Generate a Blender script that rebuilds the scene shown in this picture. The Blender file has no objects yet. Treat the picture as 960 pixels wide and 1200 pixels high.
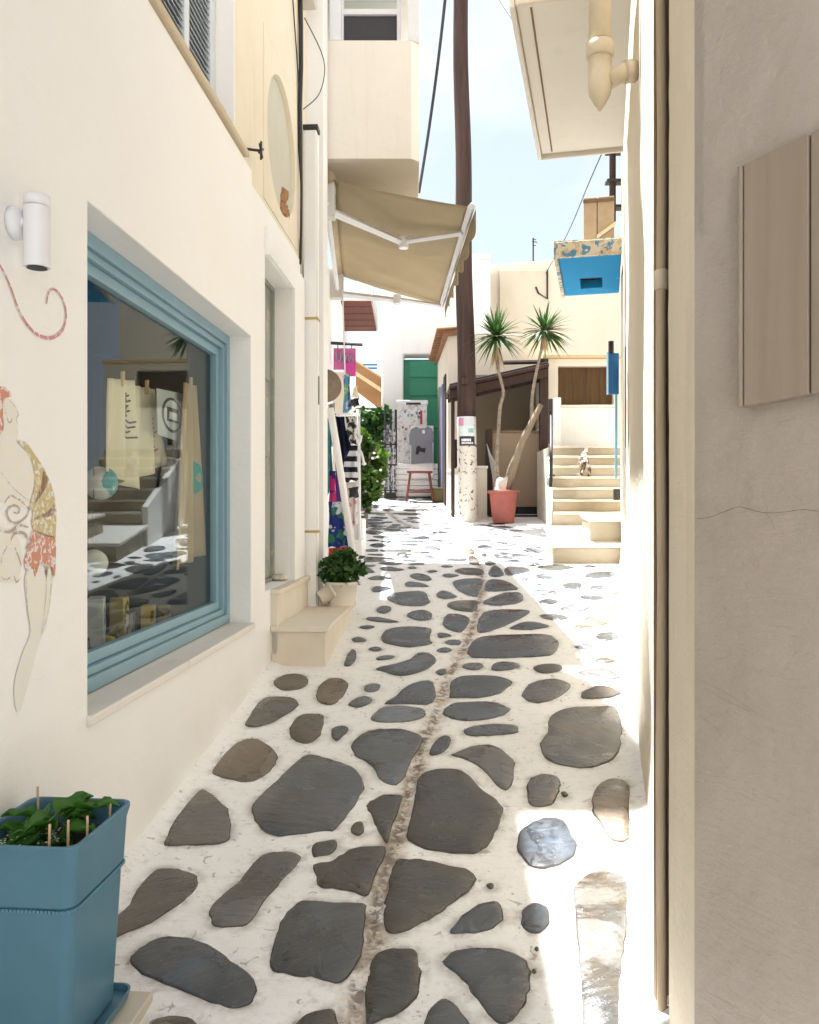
import bpy, math, random
from mathutils import Vector, Matrix, noise
random.seed(7)
SC = bpy.context.scene
COL = SC.collection
R = math.radians
# ------------------------------------------------------------------ camera
EYE = 1.55; F = 961.0; CX = 480.0; HY = 594.0
cam_d = bpy.data.cameras.new('camera'); cam = bpy.data.objects.new('camera', cam_d); COL.objects.link(cam)
cam.location = (0, 0, EYE); cam.rotation_euler = (R(90), 0, 0)
cam_d.sensor_fit = 'VERTICAL'; cam_d.sensor_height = 36.0; cam_d.lens = 36.0 * F / 1200.0
cam_d.shift_y = -(600.0 - HY) / 1200.0
cam_d.clip_start = 0.05; cam_d.clip_end = 2000
SC.camera = cam
# ------------------------------------------------------------------ sky, sun, exposure
SUN_EL = R(70.0); SUN_AZ = (-0.535, 0.845)          # sun stands high, ahead and to the left
world = bpy.data.worlds.new('World'); SC.world = world; world.use_nodes = True
wn = world.node_tree.nodes; wl = world.node_tree.links; wn.clear()
sky = wn.new('ShaderNodeTexSky'); sky.sky_type = 'NISHITA'; sky.sun_disc = False
sky.sun_elevation = SUN_EL; sky.sun_rotation = math.atan2(SUN_AZ[0], SUN_AZ[1]); sky.dust_density = 0.6
wtc = wn.new('ShaderNodeTexCoord'); wmp = wn.new('ShaderNodeMapping'); wmp.inputs['Scale'].default_value = (1.0, 1.0, 2.2)
wmp.inputs['Location'].default_value = (7.7, 4.1, 3.3)
wns = wn.new('ShaderNodeTexNoise'); wns.inputs['Scale'].default_value = 2.1; wns.inputs['Detail'].default_value = 7; wns.inputs['Roughness'].default_value = 0.58
wrp = wn.new('ShaderNodeValToRGB'); wrp.color_ramp.elements[0].position = 0.36; wrp.color_ramp.elements[1].position = 0.62
wmx = wn.new('ShaderNodeMix'); wmx.data_type = 'RGBA'
wmx.inputs['B'].default_value = (5.3, 5.35, 5.45, 1)         # thin bright cloud
wmul = wn.new('ShaderNodeMath'); wmul.operation = 'MULTIPLY_ADD'; wmul.inputs[1].default_value = 0.42; wmul.inputs[2].default_value = 0.57
wbg = wn.new('ShaderNodeBackground'); wbg.inputs['Strength'].default_value = 0.054
wo = wn.new('ShaderNodeOutputWorld')
wl.new(wtc.outputs['Generated'], wmp.inputs['Vector']); wl.new(wmp.outputs['Vector'], wns.inputs['Vector'])
wl.new(wns.outputs['Fac'], wrp.inputs['Fac']); wl.new(wrp.outputs['Color'], wmul.inputs[0]); wl.new(wmul.outputs[0], wmx.inputs['Factor'])
wl.new(sky.outputs['Color'], wmx.inputs['A']); wl.new(wmx.outputs['Result'], wbg.inputs['Color']); wl.new(wbg.outputs['Background'], wo.inputs['Surface'])
sun_d = bpy.data.lights.new('sun', 'SUN'); sun = bpy.data.objects.new('sun', sun_d); COL.objects.link(sun)
sun_d.energy = 4.5; sun_d.angle = R(0.8); sun_d.color = (1.0, 0.985, 0.96)
_sd = Vector((SUN_AZ[0] * math.cos(SUN_EL), SUN_AZ[1] * math.cos(SUN_EL), math.sin(SUN_EL)))
sun.rotation_euler = _sd.to_track_quat('Z', 'Y').to_euler(); sun.location = (-8, 14, 30)
SC.view_settings.view_transform = 'Standard'; SC.view_settings.look = 'None'; SC.view_settings.gamma = 1.0
SC.view_settings.exposure = 2.0
SC.view_settings.use_white_balance = True; SC.view_settings.white_balance_temperature = 6130; SC.view_settings.white_balance_tint = 10
SC.cycles.use_denoising = True
SC.cycles.max_bounces = 8; SC.cycles.diffuse_bounces = 5; SC.cycles.glossy_bounces = 3; SC.cycles.transmission_bounces = 4; SC.cycles.transparent_max_bounces = 12
SC.cycles.caustics_reflective = False; SC.cycles.caustics_refractive = False
# ------------------------------------------------------------------ picture rays and frames
def ray(px, py): return Vector(((px - CX) / F, 1.0, (HY - py) / F))
def at(px, py, Y):
    d = ray(px, py) * Y
    return Vector((d.x, d.y, d.z + EYE))
def gz(Y):
    if Y < -3: return -0.285
    if Y < 4: return 0.095 * Y
    if Y < 16: return 0.38 + 0.115 * (Y - 4)
    return 1.76 + 0.02 * (Y - 16)
def ground_at(px, py):
    k = (py - HY) / F
    Y = EYE / (k + 0.095)
    if Y > 4: Y = 1.63 / max(k + 0.115, 0.02)
    return Vector(((px - CX) / F * Y, Y, gz(Y)))
class Frame:
    """a facade: local x out of the wall, local y along it, z up"""
    def __init__(s, ox, slope, side):
        s.ox = ox; s.slope = slope
        s.ang = -math.atan(slope)
        s.M = Matrix.Translation((ox, 0, 0)) @ Matrix.Rotation(s.ang, 4, 'Z')
        s.I = s.M.inverted()
    def hit(s, px, py, off=0.0):
        d = ray(px, py); o = Vector((0, 0, EYE))
        ol = s.I @ o; dl = (s.I.to_3x3()) @ d
        t = (off - ol.x) / dl.x
        return ol + dl * t
    def w(s, x, y, z): return s.M @ Vector((x, y, z))
LF = Frame(-1.183, 0.057, 1)
RF = Frame(0.19, 0.2366, -1)
# ------------------------------------------------------------------ mesh builder
class MB:
    def __init__(s): s.v = []; s.f = []; s.sm = False
    def add(s, vs, fs, M=None):
        b = len(s.v)
        s.v += [tuple(M @ Vector(v)) if M else tuple(v) for v in vs]
        s.f += [tuple(b + i for i in f) for f in fs]
        return s
    def box(s, a, b, M=None):
        x0, x1 = sorted((a[0], b[0])); y0, y1 = sorted((a[1], b[1])); z0, z1 = sorted((a[2], b[2]))
        vs = [(x0,y0,z0),(x1,y0,z0),(x1,y1,z0),(x0,y1,z0),(x0,y0,z1),(x1,y0,z1),(x1,y1,z1),(x0,y1,z1)]
        return s.add(vs, [(0,3,2,1),(4,5,6,7),(0,1,5,4),(1,2,6,5),(2,3,7,6),(3,0,4,7)], M)
    def hexa(s, p):     # 8 points: bottom ring 0-3, top ring 4-7
        return s.add(p, [(0,3,2,1),(4,5,6,7),(0,1,5,4),(1,2,6,5),(2,3,7,6),(3,0,4,7)])
    def prism(s, poly, z0, z1, M=None):
        n = len(poly)
        vs = [(p[0], p[1], z0) for p in poly] + [(p[0], p[1], z1) for p in poly]
        fs = [tuple(range(n))[::-1], tuple(range(n, 2*n))] + [(i, (i+1) % n, n + (i+1) % n, n + i) for i in range(n)]
        return s.add(vs, fs, M)
    def tube(s, pts, r, n=8, cap=True, r2=None):
        pts = [Vector(p) for p in pts]; m = len(pts)
        rs = [r if r2 is None else r + (r2 - r) * i / max(1, m - 1) for i in range(m)] if not isinstance(r, (list, tuple)) else list(r)
        vs = []; up = None
        for i, p in enumerate(pts):
            t = (pts[min(i+1, m-1)] - pts[max(i-1, 0)]).normalized()
            if up is None:
                up = Vector((0,0,1)) if abs(t.z) < 0.9 else Vector((0,1,0))
            a = t.cross(up).normalized(); up = a.cross(t).normalized()
            for k in range(n):
                q = 2*math.pi*k/n
                vs.append(p + (a*math.cos(q) + up*math.sin(q)) * rs[i])
        fs = [(i*n+k, i*n+(k+1) % n, (i+1)*n+(k+1) % n, (i+1)*n+k) for i in range(m-1) for k in range(n)]
        if cap: fs += [tuple(range(n))[::-1], tuple(range((m-1)*n, m*n))]
        return s.add(vs, fs)
    def lathe(s, prof, c=(0,0,0), n=20, M=None, cap=True):
        vs = []; m = len(prof)
        for (r, z) in prof:
            for k in range(n):
                q = 2*math.pi*k/n
                vs.append((c[0]+r*math.cos(q), c[1]+r*math.sin(q), c[2]+z))
        fs = [(i*n+k, i*n+(k+1) % n, (i+1)*n+(k+1) % n, (i+1)*n+k) for i in range(m-1) for k in range(n)]
        if cap: fs += [tuple(range(n))[::-1], tuple(range((m-1)*n, m*n))]
        return s.add(vs, fs, M)
    def grid(s, fn, nu, nv):
        vs = [fn(i/nu, j/nv) for j in range(nv+1) for i in range(nu+1)]
        w = nu+1
        return s.add(vs, [(j*w+i, j*w+i+1, (j+1)*w+i+1, (j+1)*w+i) for j in range(nv) for i in range(nu)])
ROOTM = {}
def obj(name, mb, mat, parent=None, world=False, bevel=0.0, seg=2, smooth=False, loc=None, solid=0.0, subsurf=0, base=True):
    me = bpy.data.meshes.new(name)
    vs = [Vector(v) for v in mb.v]
    o_loc = Vector((0,0,0))
    if world and parent is not None and parent.name in ROOTM:
        I = ROOTM[parent.name].inverted(); vs = [I @ v for v in vs]
    if parent is None and loc is None and base and vs:
        lo = [min(v[i] for v in vs) for i in range(3)]; hi = [max(v[i] for v in vs) for i in range(3)]
        o_loc = Vector(((lo[0]+hi[0])/2, (lo[1]+hi[1])/2, lo[2])); vs = [v - o_loc for v in vs]
    elif loc is not None:
        o_loc = Vector(loc)
    me.from_pydata([tuple(v) for v in vs], [], mb.f); me.update()
    if smooth or mb.sm:
        for p in me.polygons: p.use_smooth = True
    o = bpy.data.objects.new(name, me); COL.objects.link(o); o.location = o_loc
    if mat: me.materials.append(mat)
    if parent is not None: o.parent = parent
    if parent is None: ROOTM[o.name] = Matrix.Translation(o_loc)
    elif parent.name in ROOTM: ROOTM[o.name] = ROOTM[parent.name] @ Matrix.Translation(o_loc)
    if solid:
        m = o.modifiers.new('thickness', 'SOLIDIFY'); m.thickness = solid; m.offset = 0
    if bevel:
        m = o.modifiers.new('bevel', 'BEVEL'); m.width = bevel; m.segments = seg; m.limit_method = 'ANGLE'; m.angle_limit = R(40)
        m.harden_normals = False
        for p in me.polygons: p.use_smooth = True
        try:
            m2 = o.modifiers.new('wn', 'WEIGHTED_NORMAL'); m2.keep_sharp = True
        except Exception: pass
    if subsurf:
        m = o.modifiers.new('sub', 'SUBSURF'); m.levels = subsurf; m.render_levels = subsurf
    return o
def tag(o, label=None, cat=None, group=None, kind=None):
    if label: o['label'] = label
    if cat: o['category'] = cat
    if group: o['group'] = group
    if kind: o['kind'] = kind
    return o
def thing(name, label, cat, loc=(0,0,0), rotz=0.0, group=None, kind=None):
    o = bpy.data.objects.new(name, None); COL.objects.link(o); o.empty_display_size = 0.1
    o.location = loc; o.rotation_euler = (0, 0, rotz)
    ROOTM[o.name] = Matrix.Translation(Vector(loc)) @ Matrix.Rotation(rotz, 4, 'Z')
    return tag(o, label, cat, group, kind)
def fthing(fr, name, label, cat, group=None):
    return thing(name, label, cat, (fr.ox, 0, 0), fr.ang, group)
def share(src, parent, loc, rot=None, scale=None, color=None):
    o = src.copy(); COL.objects.link(o); o.parent = parent; o.location = loc
    if rot is not None: o.rotation_euler = rot
    if scale is not None: o.scale = scale
    if color is not None: o.color = color
    return o
def wall_holes(u0, u1, z0, z1, holes, x_front, x_back):
    """slab in local coords (x = thickness, y = u, z) with rectangular holes, welded"""
    mb = MB()
    us = sorted({u0, u1} | {h[0] for h in holes} | {h[1] for h in holes})
    zs = sorted({z0, z1} | {h[2] for h in holes} | {h[3] for h in holes})
    idx = {}
    def V(x, u, z):
        k = (round(x,5), round(u,5), round(z,5))
        if k not in idx: idx[k] = len(mb.v); mb.v.append((x,u,z))
        return idx[k]
    def solid(i, j):
        if i < 0 or j < 0 or i >= len(us)-1 or j >= len(zs)-1: return False
        cu = (us[i]+us[i+1])/2; cz = (zs[j]+zs[j+1])/2
        return not any(h[0] < cu < h[1] and h[2] < cz < h[3] for h in holes)
    for i in range(len(us)-1):
        for j in range(len(zs)-1):
            if not solid(i, j): continue
            a, b, c, d = us[i], us[i+1], zs[j], zs[j+1]
            mb.f.append((V(x_front,a,c), V(x_front,b,c), V(x_front,b,d), V(x_front,a,d)))
            mb.f.append((V(x_back,a,c), V(x_back,a,d), V(x_back,b,d), V(x_back,b,c)))
            if not solid(i-1, j): mb.f.append((V(x_back,a,c), V(x_front,a,c), V(x_front,a,d), V(x_back,a,d)))
            if not solid(i+1, j): mb.f.append((V(x_front,b,c), V(x_back,b,c), V(x_back,b,d), V(x_front,b,d)))
            if not solid(i, j-1): mb.f.append((V(x_back,a,c), V(x_back,b,c), V(x_front,b,c), V(x_front,a,c)))
            if not solid(i, j+1): mb.f.append((V(x_front,a,d), V(x_front,b,d), V(x_back,b,d), V(x_back,a,d)))
    if x_front < x_back: mb.f = [f[::-1] for f in mb.f]
    return mb
def catmull(pts, k=3):
    n = len(pts); out = []
    for i in range(n):
        p0, p1, p2, p3 = (Vector(pts[(i+j-1) % n]) for j in range(4))
        for q in range(k):
            t = q/k
            out.append(0.5*((2*p1) + (-p0+p2)*t + (2*p0-5*p1+4*p2-p3)*t*t + (-p0+3*p1-3*p2+p3)*t*t*t))
    return out
def catline(pts, k=5):
    P = [Vector(pts[0])] + [Vector(p) for p in pts] + [Vector(pts[-1])]; out = []
    for i in range(1, len(P)-2):
        p0, p1, p2, p3 = P[i-1:i+3]
        for q in range(k):
            t = q/k
            out.append(0.5*((2*p1) + (-p0+p2)*t + (2*p0-5*p1+4*p2-p3)*t*t + (-p0+3*p1-3*p2+p3)*t*t*t))
    out.append(P[-1]); return out
# ------------------------------------------------------------------ materials
MATS = {}
class N:
    def __init__(s, name):
        s.m = bpy.data.materials.new(name); s.m.use_nodes = True
        s.n = s.m.node_tree.nodes; s.l = s.m.node_tree.links
        s.b = s.n['Principled BSDF']; s.out = s.n['Material Output']
        s.tc = s.n.new('ShaderNodeTexCoord'); s.oi = s.n.new('ShaderNodeObjectInfo')
        a = s.n.new('ShaderNodeVectorMath'); a.operation = 'ADD'
        sc = s.n.new('ShaderNodeVectorMath'); sc.operation = 'SCALE'; sc.inputs['Scale'].default_value = 37.0
        cb = s.n.new('ShaderNodeCombineXYZ')
        for i in range(3): s.l.new(s.oi.outputs['Random'], cb.inputs[i])
        s.l.new(cb.outputs[0], sc.inputs[0]); s.l.new(s.tc.outputs['Object'], a.inputs[0]); s.l.new(sc.outputs[0], a.inputs[1])
        s.vec = a.outputs[0]
    def noise(s, scale, detail=4, rough=0.55, vec=None, dist=0.0):
        t = s.n.new('ShaderNodeTexNoise'); t.inputs['Scale'].default_value = scale; t.inputs['Detail'].default_value = detail
        t.inputs['Roughness'].default_value = rough; t.inputs['Distortion'].default_value = dist
        s.l.new(vec or s.vec, t.inputs['Vector']); return t.outputs['Fac']
    def mapv(s, scale=(1,1,1), rot=(0,0,0)):
        m = s.n.new('ShaderNodeMapping'); m.inputs['Scale'].default_value = scale; m.inputs['Rotation'].default_value = rot
        s.l.new(s.vec, m.inputs['Vector']); return m.outputs[0]
    def ramp(s, fac, a, b, ca=(0,0,0,1), cb=(1,1,1,1)):
        r = s.n.new('ShaderNodeValToRGB'); r.color_ramp.elements[0].position = a; r.color_ramp.elements[1].position = b
        r.color_ramp.elements[0].color = ca if len(ca) == 4 else (*ca, 1); r.color_ramp.elements[1].color = cb if len(cb) == 4 else (*cb, 1)
        s.l.new(fac, r.inputs['Fac']); return r.outputs['Color']
    def mix(s, fac, a, b, mode='MIX'):
        m = s.n.new('ShaderNodeMix'); m.data_type = 'RGBA'; m.blend_type = mode
        for k, v in (('Factor', fac), ('A', a), ('B', b)):
            i = [q for q in m.inputs if q.name == k and (q.type == 'RGBA' or k == 'Factor' and q.type == 'VALUE')][0]
            if isinstance(v, (int, float)): i.default_value = v
            elif isinstance(v, (tuple, list)): i.default_value = v if len(v) == 4 else (*v, 1)
            else: s.l.new(v, i)
        return [q for q in m.outputs if q.type == 'RGBA'][0]
    def math(s, op, a, b=0.0):
        m = s.n.new('ShaderNodeMath'); m.operation = op
        for i, v in enumerate((a, b)):
            if isinstance(v, (int, float)): m.inputs[i].default_value = v
            else: s.l.new(v, m.inputs[i])
        return m.outputs[0]
    def attr(s, name):
        a = s.n.new('ShaderNodeAttribute'); a.attribute_name = name; return a.outputs['Fac']
    def bump(s, h, strength=0.3, dist=0.01, prev=None):
        b = s.n.new('ShaderNodeBump'); b.inputs['Strength'].default_value = strength; b.inputs['Distance'].default_value = dist
        s.l.new(h, b.inputs['Height'])
        if prev: s.l.new(prev, b.inputs['Normal'])
        return b.outputs[0]
    def set(s, color=None, rough=None, normal=None, spec=None, metal=None, **kw):
        for k, v in (('Base Color', color), ('Roughness', rough), ('Normal', normal), ('Specular IOR Level', spec), ('Metallic', metal)):
            if v is None: continue
            if isinstance(v, (int, float)): s.b.inputs[k].default_value = v
            elif isinstance(v, tuple): s.b.inputs[k].default_value = v if len(v) == 4 else (*v, 1)
            else: s.l.new(v, s.b.inputs[k])
        return s.m
def mul(c, k): return tuple(x*k for x in c)
def plaster(name, c, stain=0.10, bump=0.25, stain_c=None, wear=0.0, streak=0.0, grain=0.0):
    m = N(name); brush = m.noise(7, 5, 0.7, m.mapv((1.0, 0.35, 3.0), (0.5, 0, 0)), 0.6)
    big = m.noise(0.9, 5, 0.6); mid = m.noise(5, 4, 0.6); fine = m.noise(70, 3, 0.6)
    sc = stain_c or (c[0]*0.86, c[1]*0.80, c[2]*0.70)
    col = m.mix(m.math('MULTIPLY', m.ramp(big, 0.42, 0.75), stain*4), c, sc)
    col = m.mix(m.math('MULTIPLY', m.ramp(mid, 0.5, 0.8), stain*1.5), col, mul(sc, 0.9))
    if streak:
        sv = m.noise(6, 4, 0.6, m.mapv((1.6, 1.6, 0.12)))
        col = m.mix(m.math('MULTIPLY', m.ramp(sv, 0.55, 0.75), streak), col, (0.42, 0.37, 0.30))
    if wear:
        w = m.noise(9, 6, 0.7, dist=1.2)
        col = m.mix(m.ramp(w, 0.70 - wear*0.12, 0.73 - wear*0.12), col, (0.40, 0.33, 0.26))
    n0 = None
    if grain:
        gr = m.noise(210, 4, 0.7); pit = m.noise(48, 5, 0.75, dist=0.8)
        col = m.mix(m.math('MULTIPLY', m.ramp(pit, 0.60, 0.70), 0.35*grain), col, mul(c, 0.62))
        col = m.mix(m.math('MULTIPLY', m.ramp(gr, 0.45, 0.70), 0.22*grain), col, mul(c, 1.25))
        n0 = m.bump(pit, 0.5*grain, 0.004, m.bump(gr, 0.5*grain, 0.0012))
    n1 = m.bump(mid, bump, 0.02, n0); n2 = m.bump(fine, bump*0.6, 0.0025, n1); n3 = m.bump(big, bump, 0.05, m.bump(brush, bump*0.9, 0.008, n2))
    return m.set(col, 0.88, n3, 0.25)
def flat(name, c, rough=0.6, var=0.12, scale=14, bump=0.1, metal=0.0, spec=0.4):
    m = N(name); f = m.noise(scale, 4, 0.6)
    col = m.mix(m.ramp(f, 0.3, 0.75), c, mul(c, 1-var))
    return m.set(col, rough, m.bump(m.noise(scale*6, 3), bump, 0.002), spec, metal)
def wood(name, c, c2, rough=0.7, along=(1,1,0.08), scale=18, peel=None):
    m = N(name); g = m.noise(scale, 5, 0.65, m.mapv(along), 0.6)
    col = m.mix(m.ramp(g, 0.3, 0.7), c, c2)
    if peel:
        p = m.noise(7, 6, 0.7); col = m.mix(m.ramp(p, 0.56, 0.6), col, peel)
    return m.set(col, rough, m.bump(g, 0.4, 0.004), 0.3)
def cloth(name, c, c2=None, scale=3.0, trans=0.0, weave=320):
    m = N(name); f = m.noise(scale, 3)
    col = m.mix(m.ramp(f, 0.35, 0.7), c, c2 or mul(c, 0.85))
    m.set(col, 0.92, m.bump(m.noise(weave, 2), 0.15, 0.001), 0.15)
    if trans:
        t = m.n.new('ShaderNodeBsdfTranslucent'); mx = m.n.new('ShaderNodeMixShader'); mx.inputs[0].default_value = trans
        m.l.new(col, t.inputs['Color']); m.l.new(m.b.outputs[0], mx.inputs[1]); m.l.new(t.outputs[0], mx.inputs[2]); m.l.new(mx.outputs[0], m.out.inputs['Surface'])
    return m.m
def leafmat(name, c, c2, trans=0.25, rough=0.5):
    m = N(name); geo = m.n.new('ShaderNodeNewGeometry')
    col = m.mix(geo.outputs['Random Per Island'], c, c2)
    m.set(col, rough, None, 0.4)
    t = m.n.new('ShaderNodeBsdfTranslucent'); mx = m.n.new('ShaderNodeMixShader'); mx.inputs[0].default_value = trans
    m.l.new(m.mix(1.0, col, (1.4, 1.5, 0.7, 1), 'MULTIPLY'), t.inputs['Color'])
    m.l.new(m.b.outputs[0], mx.inputs[1]); m.l.new(t.outputs[0], mx.inputs[2]); m.l.new(mx.outputs[0], m.out.inputs['Surface'])
    return m.m
def stripes(name, c, c2, freq, axis='z', duty=0.5):
    m = N(name); sx = m.n.new('ShaderNodeSeparateXYZ'); m.l.new(m.tc.outputs['Object'], sx.inputs[0])
    v = m.math('FRACT', m.math('MULTIPLY', sx.outputs['xyz'.index(axis)], freq))
    return m.set(m.mix(m.math('GREATER_THAN', v, duty), c, c2), 0.9, None, 0.15)
def blotch(name, c, c2, scale, thr=0.5, c3=None, rough=0.85):
    m = N(name); f = m.noise(scale, 3, 0.5, dist=0.8)
    col = m.mix(m.ramp(f, thr-0.015, thr+0.015), c, c2)
    if c3:
        g = m.noise(scale*1.7, 3, 0.5, dist=1.0); col = m.mix(m.ramp(g, 0.56, 0.58), col, c3)
    return m.set(col, rough, None, 0.25)
M_WHITE = plaster('white_limewash', (0.86, 0.85, 0.835), 0.035, 0.30)
M_WHITE_FAR = plaster('far_limewash', (0.79, 0.77, 0.735), 0.08, 0.25, streak=0.10)
M_CREAM = plaster('cream_render', (0.76, 0.69, 0.57), 0.06, 0.2, streak=0.05)
M_YELLOW = plaster('cream_stucco', (0.76, 0.695, 0.565), 0.10, 0.25, streak=0.15)
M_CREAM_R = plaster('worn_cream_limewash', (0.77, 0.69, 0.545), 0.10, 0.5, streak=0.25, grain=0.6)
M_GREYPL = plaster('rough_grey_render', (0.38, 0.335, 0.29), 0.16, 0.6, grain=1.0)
M_GREYW = plaster('dirty_limewash', (0.60, 0.575, 0.54), 0.12, 0.6, wear=0.25)
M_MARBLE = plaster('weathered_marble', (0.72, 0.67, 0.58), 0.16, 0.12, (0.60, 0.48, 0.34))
M_MARBLE_ST = plaster('stained_shaded_marble', (0.47, 0.42, 0.33), 0.25, 0.2, (0.33, 0.26, 0.16), streak=0.2)  # riser marble: tan stains, plus shade of the sun-averted faces put into the colour
M_BLUE = flat('soft_blue_paint', (0.235, 0.375, 0.455), 0.38, 0.10, 6, 0.06)
M_GREYSH = flat('pale_grey_paint', (0.62, 0.66, 0.70), 0.5, 0.08)
M_DARK = flat('dark_void', (0.02, 0.02, 0.022), 0.6)
M_CHAR = flat('charcoal_panel', (0.05, 0.045, 0.05), 0.5)
M_WMETAL = flat('white_metal', (0.75, 0.75, 0.76), 0.35, 0.05)
M_IRON = flat('black_iron', (0.03, 0.028, 0.027), 0.5)
M_PVC = flat('cream_pvc', (0.70, 0.60, 0.44), 0.4, 0.12, 8)
M_WOODD = wood('dark_tarred_wood', (0.030, 0.018, 0.014), (0.075, 0.042, 0.032), 0.75, (1,1,0.06), 22)
M_WOODR = wood('red_brown_wood', (0.13, 0.035, 0.022), (0.20, 0.06, 0.035), 0.6)
M_WOODB = wood('brown_wood', (0.14, 0.085, 0.045), (0.20, 0.13, 0.075), 0.7)
M_BOARD = wood('sun_bleached_board', (0.24, 0.19, 0.14), (0.31, 0.255, 0.195), 0.8, (1,1,0.05), 16)
M_STICK = wood('light_stick', (0.52, 0.37, 0.20), (0.60, 0.45, 0.28), 0.7)
M_SHED = plaster('tan_shed_wall', (0.25, 0.205, 0.155), 0.2, 0.2)
M_GREEN = flat('green_door_paint', (0.045, 0.26, 0.15), 0.5, 0.12)
M_BLUEP = blotch('peeling_blue', (0.02, 0.23, 0.46), (0.55, 0.42, 0.25), 5.0, 0.70)
M_BLUE2 = flat('deep_blue_paint', (0.02, 0.14, 0.36), 0.5)
M_FASCIA = blotch('peeling_ochre', (0.50, 0.39, 0.24), (0.60, 0.52, 0.38), 9.0, 0.5, (0.10, 0.25, 0.38))
M_TERRA = flat('terracotta_plastic', (0.40, 0.115, 0.085), 0.6, 0.30, 5)
M_TILE = flat('roof_tile', (0.36, 0.19, 0.10), 0.8, 0.3, 10)
M_CARD = flat('beige_carton', (0.42, 0.325, 0.22), 0.8, 0.15)
M_SOIL = flat('soil', (0.045, 0.03, 0.02), 0.95, 0.4, 40, 0.8)
M_AWN = cloth('beige_canvas', (0.47, 0.385, 0.25), (0.40, 0.325, 0.21), 1.5, 0.25)
M_AWNO = cloth('ochre_canvas', (0.27, 0.145, 0.06), (0.21, 0.11, 0.045), 1.5, 0.2)
M_BASIL = leafmat('basil_leaf', (0.035, 0.12, 0.012), (0.08, 0.24, 0.03), 0.3, 0.38)
M_LEAF = leafmat('shrub_leaf', (0.02, 0.06, 0.008), (0.11, 0.19, 0.025), 0.25)
M_LEAFD = leafmat('dark_leaf', (0.018, 0.06, 0.010), (0.04, 0.11, 0.018), 0.2)
M_YUC = leafmat('yucca_blade', (0.025, 0.075, 0.02), (0.06, 0.13, 0.035), 0.12, 0.42)
M_STRAW = leafmat('dry_blade', (0.42, 0.30, 0.16), (0.55, 0.42, 0.25), 0.1, 0.8)
M_BARK = wood('pale_bark', (0.34, 0.28, 0.21), (0.15, 0.115, 0.085), 0.9, (0.5,0.5,2.2), 16)
M_CREAMT = cloth('cream_linen', (0.74, 0.66, 0.50), (0.66, 0.58, 0.43), 3)
M_BEIGET = cloth('beige_linen', (0.44, 0.34, 0.22), (0.38, 0.29, 0.19), 3)
M_NAVY = cloth('navy_cotton', (0.012, 0.015, 0.04), None, 4)
M_INK = flat('ink', (0.03, 0.03, 0.035), 0.8)
M_GLASS = N('shop_glass')
def _glass(m, boost):
    m.n.remove(m.b)
    t = m.n.new('ShaderNodeBsdfTransparent'); t.inputs[0].default_value = (0.93, 0.96, 0.95, 1)
    g = m.n.new('ShaderNodeBsdfGlossy'); g.inputs['Roughness'].default_value = 0.0; g.inputs['Color'].default_value = (0.95, 0.97, 0.96, 1)
    f = m.n.new('ShaderNodeLayerWeight'); f.inputs['Blend'].default_value = 0.5
    fr = m.math('ADD', m.math('MULTIPLY', m.math('POWER', f.outputs['Facing'], 5.0), 0.95), 0.045)
    mx = m.n.new('ShaderNodeMixShader')
    m.l.new(m.math('MINIMUM', m.math('MULTIPLY', fr, boost), 0.9), mx.inputs[0])
    m.l.new(t.outputs[0], mx.inputs[1]); m.l.new(g.outputs[0], mx.inputs[2]); m.l.new(mx.outputs[0], m.out.inputs['Surface'])
    return m.m
M_GLASS = _glass(M_GLASS, 0.44)
# street mortar and stones
def _mortar():
    m = N('painted_mortar')
    big = m.noise(1.3, 5, 0.6, m.tc.outputs['Object']); fine = m.noise(26, 6, 0.7, m.tc.outputs['Object']); mid = m.noise(8, 5, 0.65, m.tc.outputs['Object'])
    grit = m.noise(140, 3, 0.6, m.tc.outputs['Object'])
    col = m.mix(m.ramp(big, 0.40, 0.75), (0.90, 0.89, 0.875), (0.83, 0.82, 0.80))
    br = m.noise(11, 6, 0.75, m.mapv((1.0, 4.0, 1.0), (0, 0, 0.7)), 0.8)
    col = m.mix(m.math('MULTIPLY', m.ramp(br, 0.52, 0.68), 0.32), col, (0.56, 0.53, 0.50))
    col = m.mix(m.math('MULTIPLY', m.ramp(fine, 0.57, 0.68), 0.42), col, (0.46, 0.43, 0.40))
    chip = m.noise(19, 3, 0.5, m.tc.outputs['Object'], 1.5)
    col = m.mix(m.math('MULTIPLY', m.ramp(chip, 0.665, 0.69), 0.6), col, (0.26, 0.23, 0.20))
    g = m.attr('gutter')
    gm = m.math('MULTIPLY', m.math('POWER', g, 0.7), m.math('ADD', m.ramp(mid, 0.38, 0.60), 0.30))
    dirt = m.mix(m.ramp(fine, 0.45, 0.62), (0.66, 0.57, 0.47), (0.20, 0.145, 0.10))
    col = m.mix(m.math('MINIMUM', gm, 0.95), col, dirt)
    ck = m.math('MULTIPLY', m.ramp(g, 0.55, 0.85), m.ramp(m.noise(15, 5, 0.7, m.tc.outputs['Object'], 1.5), 0.47, 0.53))
    col = m.mix(m.math('MULTIPLY', ck, 0.75), col, (0.085, 0.06, 0.045))
    e = m.attr('rim')
    em = m.math('MULTIPLY', m.math('POWER', e, 1.5), m.ramp(mid, 0.42, 0.56))
    col = m.mix(m.math('MULTIPLY', em, 0.85), col, (0.30, 0.26, 0.22))
    h1 = m.bump(mid, 0.7, 0.016); h2 = m.bump(fine, 0.8, 0.006, m.bump(br, 0.6, 0.006, h1)); h3 = m.bump(grit, 0.3, 0.0015, h2)
    return m.set(col, 0.72, h3, 0.35)
M_MORTAR = _mortar()
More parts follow.
